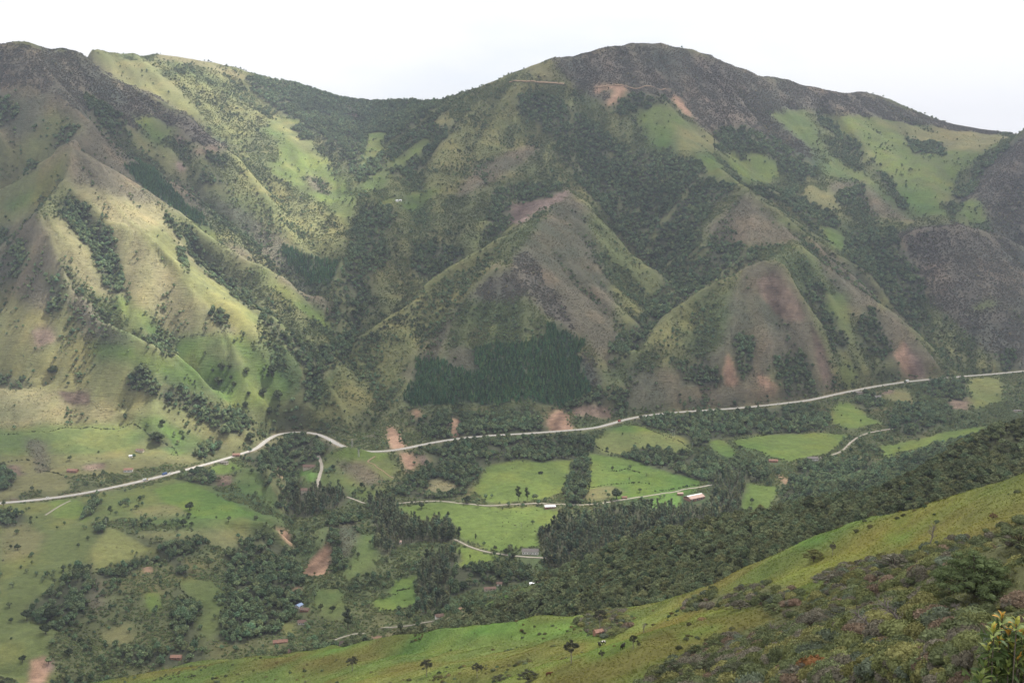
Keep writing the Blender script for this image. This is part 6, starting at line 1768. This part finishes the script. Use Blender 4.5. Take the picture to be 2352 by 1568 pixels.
def glossy_shrub():
    r = np.random.default_rng(77)
    Yb = 8.2
    # rosette positions in the picture
    heads = [(2302,1418,.1),(2335,1432,.0),(2283,1448,-.1),(2318,1452,.1),(2347,1458,.1),(2296,1474,0),(2330,1482,.1),(2272,1488,-.05),(2353,1490,.1),(2310,1500,0),(2286,1514,.05),(2338,1512,.1),(2262,1528,-.1),(2316,1530,0),(2352,1536,.1),
             (2290,1546,.05),(2330,1556,.05),(2254,1556,-.1),(2362,1566,.1),(2300,1576,.1),(2342,1588,.1),(2270,1584,0),(2366,1424,.2),(2374,1470,.2),(2376,1520,.2),(2320,1600,.15),(2246,1590,-.1)]
    base_x = u_of(2320, 1600) * Yb
    gz = float(ground_z(base_x, Yb))
    root = empty('glossy_shrub', (base_x, Yb, gz))
    lm = leaf_mesh('glossy')
    stem = Shape()
    for hx, hy, dy in heads:
        Yh = Yb + dy + r.uniform(-.12, .12)
        c = np.array([u_of(hx, hy) * Yh, Yh, ratio(hy) * Yh]) - np.array([base_x, Yb, gz])
        stem.tube([(r.uniform(-.1, .1), r.uniform(-.1, .1), -.2), c * .55 + np.array([0, 0, -.1]), c], [.008, .006, .004], k=6, m=0)
        up = np.array([c[0] * .25, -.25, 1.0]); up /= np.linalg.norm(up)
        high = max(0, (1520 - hy) / 100)
        for q in range(11):
            az = q * 2.399 + r.uniform(-.2, .2); elv = 1.15 - .125 * q + r.uniform(-.1, .1)
            L = (.062 + .052 * min(1, q / 5)) * r.uniform(.85, 1.15)
            o = bpy.data.objects.new('leaf', lm); root_col.objects.link(o); o.parent = root
            M = Matrix.Translation(Vector(c - up * (.008 * q))) @ Matrix.Rotation(az, 4, 'Z') @ Matrix.Rotation(-elv, 4, 'Y') @ Matrix.Rotation(r.uniform(-.3, .3), 4, 'X') @ Matrix.Scale(L, 4)
            o.matrix_local = M
            young = q < 5
            if young and high > .05: cc = np.array([.36, .20, .035]) if r.random() < .5 else np.array([.27, .27, .05])
            elif q < 9: cc = np.array([.13, .165, .040])
            else: cc = np.array([.060, .095, .030])
            o.color = (*(cc * r.uniform(.8, 1.2)), 1)
    part('stem', stem.mesh('stem', [M_BARK]), root)
    low_leaves = Shape()  # darker leaves hanging below each rosette
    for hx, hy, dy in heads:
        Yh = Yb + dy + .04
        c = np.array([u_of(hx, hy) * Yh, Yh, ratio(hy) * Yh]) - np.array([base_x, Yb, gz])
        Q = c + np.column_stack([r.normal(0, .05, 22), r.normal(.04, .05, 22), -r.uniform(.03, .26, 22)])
        low_leaves.leaves(Q, r.normal(0, .4, (22, 3)) + np.array([0, -.3, .6]), .052, r, asp=2.8)
    oo = part('lower_foliage', low_leaves.mesh('lower_foliage', [M_LEAF_O]), root, (.075, .105, .040)); oo['kind'] = 'stuff'
    # darker leaves filling the inside
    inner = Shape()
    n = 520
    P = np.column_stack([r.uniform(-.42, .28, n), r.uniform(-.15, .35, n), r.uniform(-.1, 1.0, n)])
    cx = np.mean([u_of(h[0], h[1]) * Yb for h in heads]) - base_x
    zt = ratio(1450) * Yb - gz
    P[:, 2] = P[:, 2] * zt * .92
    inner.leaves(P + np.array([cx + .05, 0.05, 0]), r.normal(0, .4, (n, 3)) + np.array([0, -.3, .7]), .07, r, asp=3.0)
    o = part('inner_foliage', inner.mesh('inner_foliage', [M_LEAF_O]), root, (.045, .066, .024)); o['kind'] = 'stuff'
    tag(root, 'glossy shrub with yellow-green and orange-tipped leaves in the bottom right corner', 'shrub')
glossy_shrub()

# ------------------------------------------------------------------ air: valley haze and the broken cloud layer overhead
hv, hf = box_mesh(-4300, 4300, -80, 6800, float(Zg.min()) - 2.0, float(Zg.max()) + 14.0)
m_haze = bpy.data.materials.new('haze'); m_haze.use_nodes = True
hn = m_haze.node_tree; hn.nodes.clear()
ho = hn.nodes.new('ShaderNodeOutputMaterial'); pv = hn.nodes.new('ShaderNodeVolumePrincipled')
pv.inputs['Color'].default_value = (.68, .76, 1.0, 1); pv.inputs['Density'].default_value = HAZE_DENSITY
pv.inputs['Anisotropy'].default_value = 0.0
hn.links.new(pv.outputs['Volume'], ho.inputs['Volume'])
haze = new_mesh_obj('haze', hv, hf, m_haze)
haze['kind'] = 'stuff'; haze['label'] = 'thin blue haze filling the valley air'

def cloud_layer():
    """one broken layer of stratocumulus; thin where the sun breaks through"""
    n = 150
    xs = np.linspace(-6500, 6500, n); ys = np.linspace(-3500, 9000, n)
    X, Y = np.meshgrid(xs, ys)
    ALT = 1750.0
    # where the shadow of each cloud part falls (ground near height -200)
    k = (ALT + 200.0) / SUN_DIR.z
    gX = X - SUN_DIR.x * k; gY = Y - SUN_DIR.y * k
    th = 0.93 + 0.10 * fbm(X / 1500, Y / 1500, 4)
    def gap(cx, cy, cz, rx, ry, ang, deep):
        e = (cz + 200.0) / SUN_DIR.z; cx = cx - SUN_DIR.x * e; cy = cy - SUN_DIR.y * e
        c, s = math.cos(ang), math.sin(ang)
        dx, dy = gX - cx, gY - cy
        a = (dx * c + dy * s) / rx; b = (-dx * s + dy * c) / ry
        dd = np.sqrt(a * a + b * b) + 0.22 * fbm(gX / 260, gY / 260, 3)
        w = np.clip((1.28 - dd) / .62, 0, 1)
        return deep * w * w * (3 - 2 * w)
    for g in GAPS:
        th = th - gap(*g)
    th = np.clip(th, 0, 1)
    zt = ALT + 25 + 260 * th * (.7 + .5 * fbm(X / 420, Y / 420, 4)).clip(.2, 2)
    zb = ALT - 25 - 70 * th * (.7 + .4 * fbm(X / 500 + 9, Y / 500, 3)).clip(.2, 2)
    idx = np.arange(n * n).reshape(n, n)
    q = np.stack([idx[:-1, :-1], idx[:-1, 1:], idx[1:, 1:], idx[1:, :-1]], -1).reshape(-1, 4)
    V = np.concatenate([np.stack([X, Y, zt], -1).reshape(-1, 3), np.stack([X, Y, zb], -1).reshape(-1, 3)])
    F = [q, q[:, ::-1] + n * n]
    for e in (idx[0], idx[-1][::-1], idx[:, 0][::-1], idx[:, -1]):
        F.append(np.stack([e[1:], e[:-1], e[:-1] + n * n, e[1:] + n * n], -1))
    m = bpy.data.materials.new('cloud'); m.use_nodes = True
    t = m.node_tree; t.nodes.clear(); N, L = t.nodes, t.links
    out = N.new('ShaderNodeOutputMaterial'); at = N.new('ShaderNodeAttribute'); at.attribute_name = 'thickness'
    tr = N.new('ShaderNodeBsdfTransparent'); tl = N.new('ShaderNodeBsdfTranslucent'); df = N.new('ShaderNodeBsdfDiffuse')
    tl.inputs['Color'].default_value = (.50, .51, .54, 1); df.inputs['Color'].default_value = (.85, .86, .88, 1)
    md = N.new('ShaderNodeMixShader'); md.inputs['Fac'].default_value = .75; L.new(df.outputs[0], md.inputs[1]); L.new(tl.outputs[0], md.inputs[2])
    mr = N.new('ShaderNodeMapRange'); mr.inputs['From Min'].default_value = 0; mr.inputs['From Max'].default_value = 1
    mr.inputs['To Min'].default_value = 0; mr.inputs['To Max'].default_value = CLOUD_OPACITY
    L.new(at.outputs['Fac'], mr.inputs['Value'])
    mx = N.new('ShaderNodeMixShader'); L.new(mr.outputs['Result'], mx.inputs['Fac']); L.new(tr.outputs[0], mx.inputs[1]); L.new(md.outputs[0], mx.inputs[2])
    L.new(mx.outputs[0], out.inputs['Surface'])
    o = new_mesh_obj('cloud_layer', V, np.concatenate(F), m, smooth=True)
    a = o.data.attributes.new('thickness', 'FLOAT', 'POINT'); a.data.foreach_set('value', np.concatenate([th.ravel(), th.ravel()]).astype(np.float32))
    o['kind'] = 'stuff'; o['label'] = 'broken white cloud layer above the valley'
    return o
CLOUD_OPACITY = 0.55
# (ground x, y, height, half length, half width, direction, how open): where the sun reaches the ground
GAPS = [(-650, 2150, -200, 360, 260, math.radians(140), 1.0), (-1020, 3450, 230, 520, 420, math.radians(100), 1.0), (-640, 3120, 120, 430, 300, math.radians(110), 1.0), (-600, 2700, -90, 260, 190, math.radians(110), .8),
        (-80, 1500, -450, 420, 240, 0, .2), (420, 1650, -450, 380, 200, .2, .2), (950, 3450, 150, 330, 300, 0, .3), (100, 500, -220, 520, 180, 0, .3)]
cloud_layer()
